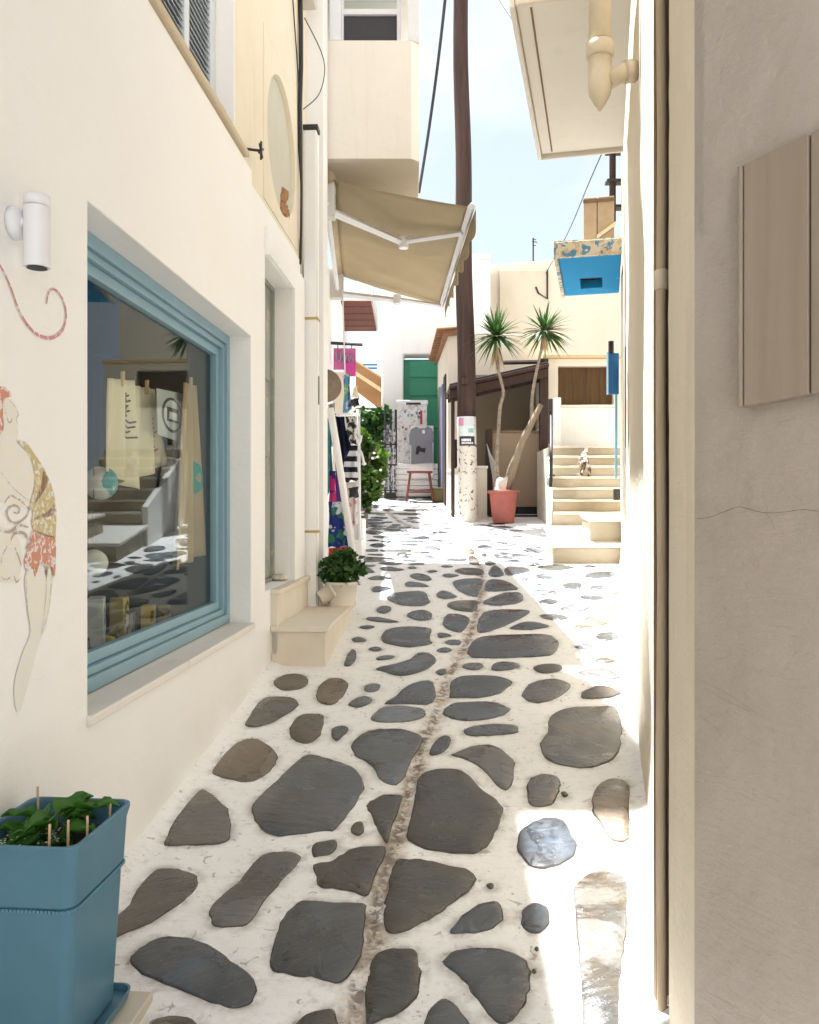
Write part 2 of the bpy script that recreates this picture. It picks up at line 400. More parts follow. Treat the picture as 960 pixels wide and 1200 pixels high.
def _stone():
    m = N('flagstone')
    oc = m.oi.outputs['Color']
    v2 = m.mapv((1.0, 5.0, 1.0), (0, 0, 0.5))
    a = m.noise(4, 6, 0.65); lay = m.noise(9, 6, 0.7, v2, 0.8); fine = m.noise(90, 3, 0.6); spk = m.noise(45, 4, 0.7)
    wet = m.ramp(m.noise(2.6, 4, 0.6, dist=1.0), 0.50, 0.55)
    col = m.mix(m.ramp(a, 0.3, 0.75), m.mix(1.0, oc, (1.60, 1.60, 1.60, 1), 'MULTIPLY'), m.mix(1.0, oc, (0.60, 0.59, 0.58, 1), 'MULTIPLY'))
    col = m.mix(m.math('MULTIPLY', m.ramp(lay, 0.50, 0.60), 0.42), col, m.mix(1.0, oc, (0.55, 0.52, 0.48, 1), 'MULTIPLY'))
    col = m.mix(m.math('MULTIPLY', m.ramp(spk, 0.58, 0.70), 0.45), col, m.mix(1.0, oc, (2.3, 2.25, 2.15, 1), 'MULTIPLY'))
    hue = m.noise(3.2, 4, 0.6, m.mapv((1.3, 1, 1), (0, 0, 1.1)), 0.6)
    col = m.mix(m.math('MULTIPLY', m.ramp(hue, 0.42, 0.66), 0.55), col, m.mix(1.0, col, (1.25, 1.0, 0.70, 1), 'MULTIPLY'))
    hue2 = m.noise(2.4, 4, 0.6, m.mapv((1, 1.6, 1), (0, 0, 2.1)), 0.6)
    col = m.mix(m.math('MULTIPLY', m.ramp(hue2, 0.48, 0.64), 0.60), col, m.mix(1.0, col, (1.05, 1.28, 1.55, 1), 'MULTIPLY'))
    vein = m.noise(6, 6, 0.75, m.mapv((0.6, 3.0, 1), (0, 0, 0.9)), 1.4)
    col = m.mix(m.math('MULTIPLY', m.ramp(vein, 0.60, 0.68), 0.45), col, m.mix(1.0, oc, (2.4, 2.35, 2.25, 1), 'MULTIPLY'))
    wet = m.math('MULTIPLY', wet, 0.8)
    col = m.mix(wet, col, m.mix(1.0, col, (0.52, 0.50, 0.48, 1), 'MULTIPLY'))
    r = m.math('SUBTRACT', 0.46, m.math('MULTIPLY', wet, 0.36))
    n1 = m.bump(lay, 0.6, 0.008); n2 = m.bump(fine, 0.4, 0.002, n1); n3 = m.bump(a, 0.45, 0.014, n2)
    return m.set(col, r, n3, 0.75)
M_STONE = _stone()
# ================================================================== GROUND AND STREET
def Z1(x, y): return (120 + x/4, 900 + y/4)
def Z2(x, y): return (340 + x/4, 900 + y/4)
def Z3(x, y): return (540 + x/4, 900 + y/4)
def Z4(x, y): return (220 + x/4, 740 + y/4)
def Z5(x, y): return (380 + x/4.8, 640 + y/4.8)
def Z6(x, y): return (560 + x/4.8, 640 + y/4.8)
def Z7(x, y): return (400 + x/4.8, 570 + y/4.8)
def ZP(x, y): return (x, y)
C_G = (0.063, 0.072, 0.083); C_B = (0.104, 0.085, 0.064); C_D = (0.049, 0.045, 0.033); C_T = (0.175, 0.140, 0.102); C_P = (0.112, 0.121, 0.131); C_GB = (0.108, 0.100, 0.090)
STONES = [
(Z1, C_GB, "295,345 345,255 400,170 455,112 490,112 555,165 590,215 600,290 590,335 545,352 440,362 320,366"),
(Z1, C_B, "10,760 60,705 130,640 190,545 240,490 300,474 380,482 440,510 452,540 425,585 340,655 230,720 60,800 20,815"),
(Z1, C_GB, "505,670 530,630 610,560 690,480 740,420 800,398 880,398 920,415 915,450 860,510 790,580 740,650 705,710 660,740 570,745 520,725"),
(Z1, C_G, "133,905 180,850 250,808 350,795 430,808 520,850 600,905 670,955 712,1010 712,1060 680,1105 630,1125 560,1118 460,1075 350,1035 200,970"),
(Z1, C_B, "230,1195 290,1172 370,1170 430,1195 445,1250 350,1290 240,1260"),
(Z4, C_B, "122,655 150,610 200,550 250,515 310,503 370,530 410,575 415,610 385,655 330,695 270,707 180,692 130,672"),
(Z4, C_G, "305,830 320,795 400,720 470,650 540,590 590,580 660,600 740,625 800,665 822,710 810,760 750,850 690,930 640,935 520,950 430,960 370,940 320,885"),
(Z4, C_GB, "268,440 310,370 345,325 390,308 480,312 520,340 490,370 420,415 340,447"),
(Z4, C_B, "403,240 430,215 480,202 540,205 562,230 550,258 500,275 440,275"),
(Z4, C_B, "607,290 625,250 660,225 710,222 748,240 745,275 710,320 680,342 640,342 610,320"),
(Z4, C_B, "482,470 500,420 540,390 600,387 635,400 630,450 610,500 560,525 510,515 485,495"),
(Z4, C_G, "675,470 690,450 735,445 753,462 730,490 700,512 680,498"),
(Z4, C_P, "830,262 860,245 900,250 900,270 870,285 835,280"),
(Z4, C_P, "755,345 790,315 830,305 858,315 850,340 800,358"),
(Z4, C_G, "732,160 750,110 770,85 788,95 788,130 765,160"),
(Z4, C_G, "770,38 800,28 832,38 820,48 785,46"),
(Z4, C_G, "848,85 880,77 910,85 880,92"),
(Z4, C_D, "765,925 785,900 820,900 822,940 800,958 772,945"),
(Z4, C_D, "585,1020 600,995 650,985 690,980 698,1010 670,1045 620,1055 590,1058"),
(Z2, C_D, "120,455 200,440 250,405 300,378 400,372 440,378 438,420 400,490 365,590 300,580 200,565 140,560 125,510"),
(Z2, C_D, "360,180 390,150 440,130 520,130 515,170 480,260 455,345 420,305 400,260 375,215"),
(Z2, C_D, "550,320 570,240 590,120 610,40 680,10 780,10 840,40 890,95 960,150 990,190 985,240 955,310 920,370 860,400 760,400 660,385 590,365"),
(Z2, C_D, "445,680 455,600 480,500 500,440 560,430 640,440 740,460 820,475 868,510 850,560 770,630 680,690 590,740 520,768 455,760"),
(ZP, C_G, "319,1120 320,1112 327,1090 337,1070 350,1060 360,1056 390,1059 425,1061 427,1070 426,1095 422,1120 410,1140 397,1151 385,1150 365,1144 340,1142 322,1137"),
(Z2, C_D, "380,980 385,920 410,870 480,850 570,850 600,875 605,960 600,1050 550,1120 480,1160 380,1190 360,1180 360,1050"),
(Z2, C_G, "640,1190 660,1130 710,1092 760,1105 820,1180 850,1260 740,1300 640,1260"),
(ZP, C_G, "520,1128 530,1118 552,1112 575,1113 600,1117 615,1128 620,1140 619,1160 612,1180 600,1195 588,1199 577,1194 562,1175 548,1157 535,1142"),
(ZP, C_G, "529,1092 540,1078 555,1065 572,1059 580,1058 586,1065 589,1075 582,1085 565,1092 540,1093"),
(Z2, C_D, "10,1250 40,1195 80,1160 190,1130 210,1180 215,1260 100,1300"),
(Z3, C_GB, "312,90 330,50 380,32 440,38 465,70 460,110 430,165 400,180 350,185 318,160"),
(Z3, C_T, "620,140 640,90 690,55 750,55 788,90 788,200 792,310 775,340 735,342 695,325 650,250 625,200"),
(Z3, C_G, "267,370 285,300 340,255 410,237 480,250 520,320 540,380 510,430 440,460 370,465 300,435"),
(Z3, (0.135, 0.118, 0.095), "530,600 545,550 590,505 660,485 730,495 775,530 778,620 770,780 755,900 740,1060 735,1230 660,1280 580,1240 570,1100 560,950 550,800 540,680"),
(Z3, C_G, "288,700 300,660 345,635 395,650 412,690 405,740 370,775 320,768 292,740"),
(ZP, C_GB, "530,885 545,878 560,874 580,875 600,890 602,905 596,926 582,920 565,900 545,890"),
(ZP, C_G, "413,876 418,867 428,859 445,855 470,855 488,860 495,866 488,880 480,895 472,914 460,920 445,914 440,902 430,893 418,886"),
(Z5, C_P, "270,985 290,940 330,910 400,900 480,905 555,920 555,965 440,990"),
(Z5, C_G, "345,888 400,850 460,795 520,768 610,768 610,880 480,890"),
(Z5, C_G, "290,690 400,665 480,640 530,605 590,605 630,640 600,680 520,715 430,730 350,710"),
(Z5, C_G, "325,510 350,475 440,455 560,458 600,470 590,520 600,550 480,570 380,555 335,540"),
(Z5, C_G, "355,290 380,268 450,258 560,258 585,300 590,320 540,338 450,335 390,318"),
(Z5, C_G, "465,390 500,368 560,362 600,375 600,410 560,420 500,412"),
(Z5, C_G, "298,355 320,340 370,342 372,365 340,380 305,372"),
(Z5, C_G, "240,405 300,402 415,425 360,430 260,420"),
(Z5, C_G, "197,458 240,447 285,455 240,468"),
(Z5, C_G, "157,525 190,512 233,525 220,538 175,540"),
(Z5, C_G, "250,580 290,570 325,580 290,590"),
(Z5, C_G, "295,632 340,618 395,620 370,635 310,642"),
(Z5, C_G, "267,245 290,228 375,235 340,252 280,260"),
(Z5, C_G, "455,215 480,200 560,212 583,230 520,232 465,228"),
(Z5, C_G, "482,170 510,155 570,162 605,185 580,198 520,190"),
(Z5, C_G, "250,180 300,168 375,180 330,190 265,190"),
(Z5, C_G, "315,125 350,116 445,130 420,140 340,138"),
(Z5, C_G, "305,97 370,90 445,98 380,106"),
(Z5, C_G, "215,130 245,122 285,147 240,150"),
(Z5, C_G, "470,122 500,115 520,125 490,130"), (Z5, C_G, "580,142 610,135 638,143 600,150"), (Z5, C_G, "655,115 690,108 725,116 690,122"),
(Z5, C_G, "632,275 660,252 710,262 745,285 690,298 645,292"),
(Z5, C_G, "725,205 770,188 885,188 870,260 850,285 800,275 745,240"),
(Z5, C_D, "735,140 780,125 880,130 885,160 800,162 750,150"),
(Z5, C_G, "665,165 700,155 760,165 700,178"),
(Z5, C_D, "690,330 740,310 855,310 860,345 830,370 760,365 710,350"),
(Z5, C_G, "672,430 690,390 750,385 815,405 800,450 770,485 710,475 680,455"),
(Z5, C_G, "640,490 680,490 715,505 680,515 645,515"),
(Z5, C_G, "680,540 720,528 768,535 760,555 700,557"),
(Z5, C_G, "635,585 680,572 720,585 690,600 645,598"),
(Z5, C_GB, "780,675 810,660 880,662 893,680 850,698 790,690"),
(Z5, C_G, "625,712 650,695 685,692 685,715 655,728"),
(Z5, C_G, "595,1165 620,1110 660,1075 700,1070 710,1100 680,1150 630,1175"),
(ZP, C_G, "527,815 530,800 540,793 560,792 582,793 597,797 599,801 590,810 575,816 555,818 530,818"),
(ZP, C_G, "520,834 530,825 550,823 577,823 591,828 597,832 589,838 572,843 545,845 525,840"),
(ZP, C_G, "543,857 553,852 580,849 602,850 607,856 601,860 560,863 548,861"),
(ZP, C_G, "549,763 559,748 580,745 602,744 639,744 652,750 654,757 650,765 637,769 591,771 560,771 552,770"),
(Z6, C_G, "80,690 110,655 200,655 232,675 190,695 110,702"),
(Z6, C_D, "318,690 350,668 440,665 470,685 440,710 360,716"),
(Z6, C_GB, "253,830 290,780 360,755 460,752 520,785 480,830 420,865 340,885 270,865"),
(Z6, C_B, "582,850 610,810 680,788 760,800 803,828 740,850 640,862"),
(ZP, C_GB, "634,871 643,859 645,842 656,833 677,829 706,828 720,829 727,844 728,861 726,877 718,890 700,898 680,900 655,896 640,888"),
(Z6, C_G, "175,465 240,432 310,427 400,450 360,462 260,472"),
(ZP, C_G, "560,741 562,727 568,718 587,714.6 617,715 619,719 600,730 575,740"),
(Z6, C_G, "30,315 80,290 150,265 230,262 252,285 230,320 130,335 60,330"),
(Z6, C_G, "40,240 60,192 150,195 225,238 180,250 60,258"),
(Z6, C_G, "60,150 90,110 125,125 145,165 80,172"),
(Z6, C_P, "150,140 180,110 270,120 295,140 230,158 170,165"),
(Z6, C_P, "310,265 340,247 420,248 442,268 400,285 330,283"),
(Z6, C_P, "345,312 390,298 450,308 420,328 360,325"),
(Z6, C_P, "475,220 520,205 580,210 570,238 500,240"),
(Z6, C_P, "635,235 660,208 712,210 700,240 650,245"),
(Z6, C_P, "575,285 620,273 700,278 700,300 620,304"),
(Z6, C_P, "465,350 530,328 610,328 630,345 580,365 490,362"),
(Z6, C_P, "350,392 385,384 440,380 510,400 470,418 400,414"),
(Z6, C_T, "545,460 580,425 650,390 770,385 772,420 700,445 600,462"),
(Z6, C_T, "715,345 750,335 785,347 740,354"),
(Z6, C_P, "660,505 710,485 795,490 770,525 700,532"),
(Z6, C_P, "550,565 600,552 648,562 610,580 560,575"),
(Z6, C_T, "660,640 700,625 768,640 750,655 680,652"),
(Z6, C_GB, "570,715 610,695 700,692 780,715 795,740 740,750 640,735"),
(Z6, C_P, "328,165 370,155 425,175 390,187 345,180"),
(Z6, C_P, "480,155 510,146 552,155 510,165"),
(Z6, C_P, "610,160 660,145 760,147 765,170 680,180 615,178"),
(Z6, C_G, "245,185 270,175 285,185 262,195"),
(Z6, C_P, "320,217 345,210 360,217 340,222"), (Z6, C_P, "300,100 330,93 365,102 330,108"), (Z6, C_P, "305,75 350,68 392,73 350,80"),
(Z6, C_P, "85,50 130,35 200,42 310,55 250,78 130,78"),
(Z6, C_P, "255,25 290,8 370,8 365,35 300,40"),
(Z6, C_T, "735,298 760,265 800,262 810,285 770,300"),
(Z6, C_T, "680,118 720,110 765,115 720,124"),
(Z6, C_D, "22,48 35,38 50,46 48,60 30,62"), (Z6, C_D, "40,92 65,82 102,96 80,108 50,108"),
(Z7, C_T, "660,345 690,338 740,355 745,378 700,378"),
(Z7, C_P, "570,405 620,388 690,395 700,420 600,422"),
(Z7, C_B, "715,398 740,392 768,412 775,440 725,438"),
(Z7, C_P, "440,400 490,390 525,400 490,415"), (Z7, C_P, "335,398 365,390 390,398 360,406"),
(Z7, C_G, "465,345 500,333 560,350 540,362"), (Z7, C_G, "760,340 800,330 855,340 800,357"), (Z7, C_G, "735,305 800,300 880,297 800,312"),
(Z7, C_P, "860,380 900,372 960,378 960,410 880,405"),
(Z7, C_D, "120,255 180,248 240,262 180,272"), (Z7, C_G, "160,330 220,320 260,335 200,345"),
(Z7, C_D, "230,128 270,124 305,132 250,138"), (Z7, C_G, "510,258 570,252 600,262 540,265"),
(Z3, C_D, "470,118 490,115 502,128 485,138"), (Z3, C_D, "120,552 140,547 155,556 140,566"), (Z3, C_D, "335,955 346,950 355,960 342,966"), (Z3, C_D, "346,850 358,845 366,856 355,862"),
]
GUT_PX = [(410,1260),(415,1200),(422,1150),(437,1112),(440,1075),(447,1037),(457,1000),(470,962),(480,925),(497,865),(507,848),(515,823),(524,794),(538,769),(551,744),(557,723),(563,698),(565,677),(561,657),(558,649),(546,637),(525,628),(494,622),(469,612),(452,597)]
GUT = [ground_at(*p) for p in GUT_PX]
GUT = [Vector((GUT[0].x - 0.35, -2.0, 0))] + GUT
def seg_d(p, a, b):
    ab = b - a; t = max(0, min(1, (p - a).dot(ab) / max(ab.length_squared, 1e-9)))
    return (p - a - ab*t).length
def gut_dist(x, y):
    p = Vector((x, y)); best = 9
    for i in range(len(GUT)-1):
        a = GUT[i]; b = GUT[i+1]
        if min(a.y, b.y) - 0.35 > y or max(a.y, b.y) + 0.35 < y: continue
        best = min(best, seg_d(p, Vector((a.x, a.y)), Vector((b.x, b.y))))
    return best
street = thing('street', 'whitewashed lane paved with dark irregular flagstones', None, (0,0,0), kind='structure')
polys = []        # world polygons of stones
for fn, col, s in STONES:
    P = [ground_at(*fn(*map(float, q.split(',')))) for q in s.split()]
    P = [Vector((p.x, p.y)) for p in P]
    # tightly elongated far outlines keep their traced shape
    polys.append((P, col))
def centroid(P):
    c = Vector((0, 0))
    for p in P: c += p
    return c / len(P)
cents = [(centroid(P), max((p - centroid(P)).length for p in P)) for P, _ in polys]
def free(c, r):
    for q, s in cents:
        if (q - c).length < (r + s) * 0.88: return False
    return True
def left_edge(y): return LF.ox + LF.slope*y if y < 6.4 else (-0.62 if y < 12 else -1.1)
def right_edge(y):
    if y < 8.7: return 0.19 + 0.2366*y
    return 1.62 if y < 12.0 else 0.8
rnd = random.Random(21)
def rand_poly(c, rx, ry):
    n = 9; a0 = rnd.random()*6; out = []
    for k in range(n):
        a = 2*math.pi*k/n; s = 1 + rnd.uniform(-0.22, 0.22)
        out.append(Vector((c.x + rx*s*math.cos(a), c.y + ry*s*math.sin(a))))
    return out
tries = 0
while tries < 5200 and len(polys) < 262:
    tries += 1
    if tries < 4200:
        y = rnd.uniform(8.6, 16.2)
        if rnd.random() < 0.25: y = rnd.uniform(8.6, 10.5)
    else: y = rnd.uniform(-1.2, 1.75)
    x = rnd.uniform(left_edge(y) + 0.15, right_edge(y) - 0.15)
    r = rnd.uniform(0.07, 0.26) if y > 2 else rnd.uniform(0.10, 0.22)
    c = Vector((x, y))
    if abs(gut_dist(x, y)) < r + 0.03 or not free(c, r): continue
    P = rand_poly(c, r, r*rnd.uniform(0.55, 0.95))
    polys.append((P, rnd.choice([C_G, C_G, C_P, C_GB, C_D, C_P]))); cents.append((c, r))
FINE = []
for (P, col) in polys:
    Q = catmull(P, 3)
    c_ = centroid(P)
    sz_ = max((q - c_).length for q in Q)
    Q = [q + (q - c_).normalized()*min(0.006, 0.035*sz_)*noise.noise((q.x*30, q.y*30, 4.4))*1.6 for q in Q]
    FINE.append(Q)
# mortar sheet: rows get finer towards the camera
rows = []
y = -4.0
while y < 17.5:
    rows.append(y)
    y += 0.2 if y < 1.4 else max(0.016, 0.0085*y)
NXC = 190; XL, XR = -1.75, 3.05
import bisect
mb = MB(); gut_a = []; rim_a = []
boxes = []
for Q in FINE:
    xs = [q.x for q in Q]; ys = [q.y for q in Q]
    boxes.append((min(xs)-0.05, max(xs)+0.05, min(ys)-0.05, max(ys)+0.05))
for y in rows:
    near = [k for k, b in enumerate(boxes) if b[2] <= y <= b[3]] if y > 1.4 and y < 9 else []
    for i in range(NXC+1):
        x = XL + (XR-XL)*i/NXC
        d = gut_dist(x, y)
        jit = 0.012*noise.noise((x*6, y*6, 3.3))
        g = max(0.0, 1.0 - (d + jit)/0.066) if d < 0.12 else 0.0
        rim = 0.0
        if near:
            p = Vector((x, y)); dm = 9
            for k in near:
                b = boxes[k]
                if b[0] <= x <= b[1]:
                    Q = FINE[k]
                    dm = min(dm, min((q - p).length for q in Q))
            rim = max(0.0, 1.0 - dm/0.045)
        h = 0.0030*noise.noise((x*2.3, y*2.3, 0)) + 0.0018*noise.noise((x*9, y*9, 5)) + 0.0010*noise.noise((x*28, y*28, 9))
        h -= 0.006*g; h += 0.018*g*noise.noise((x*22, y*22, 1.7))
        le = left_edge(y)
        if y < 6.4:
            e = max(0.0, 1.0 - max(0.0, x - le)/0.10); h += 0.030*e*e
        er = 0.19 + 0.2366*y
        if y < 8.6:
            e = max(0.0, 1.0 - max(0.0, er - x)/0.09); h += 0.030*e*e
        mb.v.append((x, y, gz(y) + h)); gut_a.append(g); rim_a.append(rim)
w = NXC+1
mb.f = [(j*w+i, j*w+i+1, (j+1)*w+i+1, (j+1)*w+i) for j in range(len(rows)-1) for i in range(NXC)]
mortar = obj('mortar_bed', mb, M_MORTAR, street, smooth=True)
for nm, arr in (('gutter', gut_a), ('rim', rim_a)):
    at_ = mortar.data.attributes.new(nm, 'FLOAT', 'POINT'); at_.data.foreach_set('value', arr)
mortar['label'] = 'white painted mortar with a dirty broken seam down the middle'
M_GRIME = flat('joint_grime', (0.075, 0.062, 0.05), 0.9, 0.4, 30)
def stone_obj(Q, col):
    c = centroid(Q); n = len(Q)
    area = sum(Q[i].x*Q[(i+1) % n].y - Q[(i+1) % n].x*Q[i].y for i in range(n))
    if area < 0: Q = Q[::-1]
    zc = gz(c.y)
    size = max((q - c).length for q in Q)
    ins = min(0.006, size*0.06)
    tilt = (rnd.uniform(-1, 1)*0.004, rnd.uniform(-1, 1)*0.003)
    mb = MB(); 
    def ring(k, dz, wob=0.0):
        out = []
        for q in Q:
            d = q - c; L = max(d.length, 1e-6); q2 = c + d*(max(0.0, L - k)/L)
            z = gz(q2.y) - zc + dz + tilt[0]*d.x/size*0.5 + tilt[1]*d.y/size*0.5
            if wob: z += wob*noise.noise((q2.x*5, q2.y*5, 7.7))
            out.append((q2.x - c.x, q2.y - c.y, z))
        return out
    mb.v += ring(0, -0.02) + ring(0, 0.0022) + ring(ins, 0.0058, 0.001)
    def ring2(f):
        return [((q.x - c.x)*f, (q.y - c.y)*f, gz(c.y + (q.y - c.y)*f) - zc + 0.0062 + 0.0035*noise.noise((q.x*f*6 + c.x, q.y*f*6, 2.2))) for q in Q]
    mb.v += ring2(0.55); mb.v.append((0, 0, 0.0065))
    for a in range(3):
        for k in range(n):
            mb.f.append((a*n+k, a*n+(k+1) % n, (a+1)*n+(k+1) % n, (a+1)*n+k))
    for k in range(n): mb.f.append((3*n+k, 3*n+(k+1) % n, 4*n))
    b_ = len(mb.v); kk_ = len(mb.f)
    for q in Q:
        d = (q - c).normalized(); wdt = min(0.0065, size*0.06)*(0.45 + 0.9*abs(noise.noise((q.x*17, q.y*17, 8.1))))
        q2 = q + d*wdt
        mb.v.append((q.x - c.x, q.y - c.y, gz(q.y) - zc + 0.0022)); mb.v.append((q2.x - c.x, q2.y - c.y, gz(q2.y) - zc + 0.0012))
    for k in range(n): mb.f.append((b_+2*k+1, b_+2*((k+1) % n)+1, b_+2*((k+1) % n), b_+2*k))
    ra = rnd.uniform(-0.9, 0.9); ca, sa = math.cos(-ra), math.sin(-ra)
    mb.v = [(v_[0]*ca - v_[1]*sa, v_[0]*sa + v_[1]*ca, v_[2]) for v_ in mb.v]
    o = obj('paving_stone', mb, M_STONE, street, loc=(c.x, c.y, zc), smooth=True); o.rotation_euler = (0, 0, ra)
    o.data.materials.append(M_GRIME)
    for p_ in o.data.polygons[kk_:]: p_.material_index = 1
    v = rnd.uniform(0.76, 1.26)
    o.color = (col[0]*v*rnd.uniform(0.97, 1.03), col[1]*v, col[2]*v*rnd.uniform(0.96, 1.05), 1)
for (P, col), Q in zip(polys, FINE): stone_obj(Q, col)
# the land under and around everything
mb = MB()
ys = [-150, -60, -20, -8, -4, 0, 4, 8, 12, 16, 17.5, 30, 60, 150, 400]; xs = [-400, -100, -30, -10, -4, 0, 4, 10, 30, 100, 400]
mb.v = [(x, yy, gz(yy) - 0.06) for yy in ys for x in xs]
w = len(xs); mb.f = [(j*w+i, j*w+i+1, (j+1)*w+i+1, (j+1)*w+i) for j in range(len(ys)-1) for i in range(w-1)]
ground = obj('ground', mb, plaster('pale_earth', (0.42, 0.38, 0.32), 0.2, 0.3), None, base=False)
tag(ground, 'pale earth under the village', None, None, 'structure')
# ================================================================== LEFT: SHOP BUILDING
shop = fthing(LF, 'shop_building', 'white shop on the left with a blue display window and painted mural', 'building')
T0 = -6.0; TA = 4.76; TB = 6.62; ZL = 3.50
wx0, wx1, wz0, wz1 = 2.640, 4.745, 0.845, 2.535
obj('wall', wall_holes(T0, TA, -0.6, ZL, [(wx0, wx1, wz0, wz1)], 0.0, -0.22), M_WHITE, shop, bevel=0.008, seg=3)
ux0, ux1, uz0, uz1 = 2.55, 4.43, ZL + 0.05, 5.0
obj('upper_wall', wall_holes(T0, 4.44, ZL, 7.25, [(ux0, ux1, uz0, uz1)], -0.014, -0.40), M_WHITE, shop, bevel=0.006)
mb = MB(); mb.box((-4.5, T0, -0.6), (-4.3, 4.74, 7.2)); mb.box((-4.3, T0+0.001, -0.6), (-0.43, T0+0.2, 7.2))
obj('rear_walls', mb, M_WHITE, shop)
obj('roof', MB().box((-4.29, T0+0.21, 6.9), (-0.41, 4.43, 7.1)), M_WHITE, shop)
obj('interior_floor', MB().box((-4.29, T0+0.21, 3.1), (-0.43, 4.74, 3.3)), M_WHITE, shop)
# ledge under the upper window
mb = MB(); mb.box((-0.39, 2.5, ZL+0.012), (0.022, 4.62, ZL+0.047))
lg = obj('ledge', mb, plaster('ledge_stone', (0.58, 0.49, 0.36), 0.15, 0.3), shop, bevel=0.008)
# shutters
slat = None
for a, b in ((ux0+0.01, (ux0+ux1)/2 - 0.004), ((ux0+ux1)/2 + 0.004, ux1-0.01)):
    x0, x1 = -0.15, -0.115
    mb = MB(); z0, z1 = uz0+0.012, uz1-0.01
    for (p, q) in ((a, a+0.085), (b-0.085, b), ((a+b)/2-0.035, (a+b)/2+0.035)): mb.box((x0, p, z0), (x1, q, z1))
    for (zz0, zz1) in ((z0, z0+0.09), (z1-0.09, z1)):
        mb.box((x0+0.002, a+0.0851, zz0), (x1-0.002, (a+b)/2-0.0351, zz1)); mb.box((x0+0.002, (a+b)/2+0.0351, zz0), (x1-0.002, b-0.0851, zz1))
    sh = obj('shutter', mb, M_GREYSH, shop, bevel=0.004)
    for (p, q) in ((a+0.086, (a+b)/2-0.036), ((a+b)/2+0.036, b-0.086)):
        zz = z0 + 0.10
        while zz < z1 - 0.12:
            if slat is None:
                s_ = MB(); L = q - p
                s_.hexa([(-0.016, -L/2, 0), (-0.012, -L/2, 0), (-0.012, L/2, 0), (-0.016, L/2, 0), (0.010, -L/2, -0.026), (0.014, -L/2, -0.026), (0.014, L/2, -0.026), (0.010, L/2, -0.026)])
                slat = obj('slat', s_, M_GREYSH, sh, loc=((x0+x1)/2, (p+q)/2, zz))
            else: share(slat, sh, ((x0+x1)/2, (p+q)/2, zz))
            zz += 0.034
obj('recess_back', MB().box((-0.30, ux0+0.001, uz0), (-0.26, ux1-0.001, uz1)), M_DARK, shop)
# blue window frame, stepped
def ring_frame(y0, y1, z0, z1, w, x0, x1, name, mat, parent, bev=0.004):
    mb = wall_holes(y0, y1, z0, z1, [(y0+w, y1-w, z0+w, z1-w)], x1, x0)
    return obj(name, mb, mat, parent, bevel=bev)
g = 0.002
wf = ring_frame(wx0+g, wx1-g, wz0+0.04, wz1-g, 0.052, -0.20, -0.125, 'window_frame', M_BLUE, shop)
ring_frame(wx0+0.055, wx1-0.055, wz0+0.093, wz1-0.055, 0.03, -0.20, -0.142, 'bead', M_BLUE, wf)
ring_frame(wx0+0.086, wx1-0.086, wz0+0.124, wz1-0.086, 0.045, -0.205, -0.165, 'sash', M_BLUE, wf)
obj('pane', MB().box((-0.193, wx0+0.125, wz0+0.160), (-0.188, wx1-0.125, wz1-0.125)), M_GLASS, wf)
M_SILLM = plaster('sill_marble', (0.76, 0.73, 0.68), 0.12, 0.08, (0.58, 0.50, 0.40))
for (a, b) in ((wx0-0.012, 3.58), (3.583, 4.76)):
    obj('sill_slab', MB().box((-0.21, a, wz0+0.002), (0.020, b, wz0+0.036)), M_SILLM, shop, bevel=0.006)
# room behind the glass
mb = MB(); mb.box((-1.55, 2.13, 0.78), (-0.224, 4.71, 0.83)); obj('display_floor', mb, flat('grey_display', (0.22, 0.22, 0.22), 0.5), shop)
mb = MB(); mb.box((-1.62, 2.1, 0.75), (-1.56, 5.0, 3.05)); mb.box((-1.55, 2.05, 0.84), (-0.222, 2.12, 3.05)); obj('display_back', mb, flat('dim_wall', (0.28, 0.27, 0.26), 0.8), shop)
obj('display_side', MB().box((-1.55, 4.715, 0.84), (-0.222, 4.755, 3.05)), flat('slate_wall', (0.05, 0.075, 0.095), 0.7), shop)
# mural: a faded robed figure, flat paint on the wall
mural_m = {}
def mur(poly, c, name, k=4, x=0.0024, closed=True):
    key = tuple(c)
    if key not in mural_m: mural_m[key] = blotch('mural_paint', c, tuple(min(1, q*0.18+0.62) for q in c), 55.0, 0.555)
    P = []
    for p in poly:
        h = LF.hit(p[0], p[1], 0.0); P.append((h.y, h.z))
    P = [Vector(p) for p in P]
    if closed:
        Q = catmull(P, k) if k > 1 else P
        m = MB(); m.add([(x, q.x, q.y) for q in Q], [tuple(range(len(Q)))])
    else:
        Q = catline(P, 6); m = MB(); wd = k
        n = len(Q)
        for i, q in enumerate(Q):
            t = (Q[min(i+1, n-1)] - Q[max(i-1, 0)]).normalized(); nn = Vector((-t.y, t.x)) * wd * (0.55 + 0.45*math.sin(math.pi*i/(n-1)))
            m.v += [(x+0.0006, q.x+nn.x, q.y+nn.y), (x+0.0006, q.x-nn.x, q.y-nn.y)]
        m.f = [(2*i, 2*i+1, 2*i+3, 2*i+2) for i in range(n-1)]
    return obj(name, m, mural_m[key], mural)
mural = obj('mural', MB().add([(0.0012, LF.hit(3, 470).y, LF.hit(3, 470).z), (0.0012, LF.hit(4, 470).y, LF.hit(4, 470).z), (0.0012, LF.hit(4, 471).y, LF.hit(4, 471).z)], [(0, 1, 2)]), M_WHITE, shop)
mural['label'] = 'faded mural of a robed figure in gold and red'
red = (0.60, 0.28, 0.20); gold = (0.56, 0.47, 0.25); pale = (0.775, 0.75, 0.66); pinkc = (0.58, 0.28, 0.27); line = (0.47, 0.38, 0.32)
def zs(o, s): return lambda t: [(o[0] + float(q.split(',')[0])/s, o[1] + float(q.split(',')[1])/s) for q in t.split()]
ma = zs((0, 220), 5.0); mbb = zs((0, 440), 5.4545); mc = zs((0, 640), 5.4545)
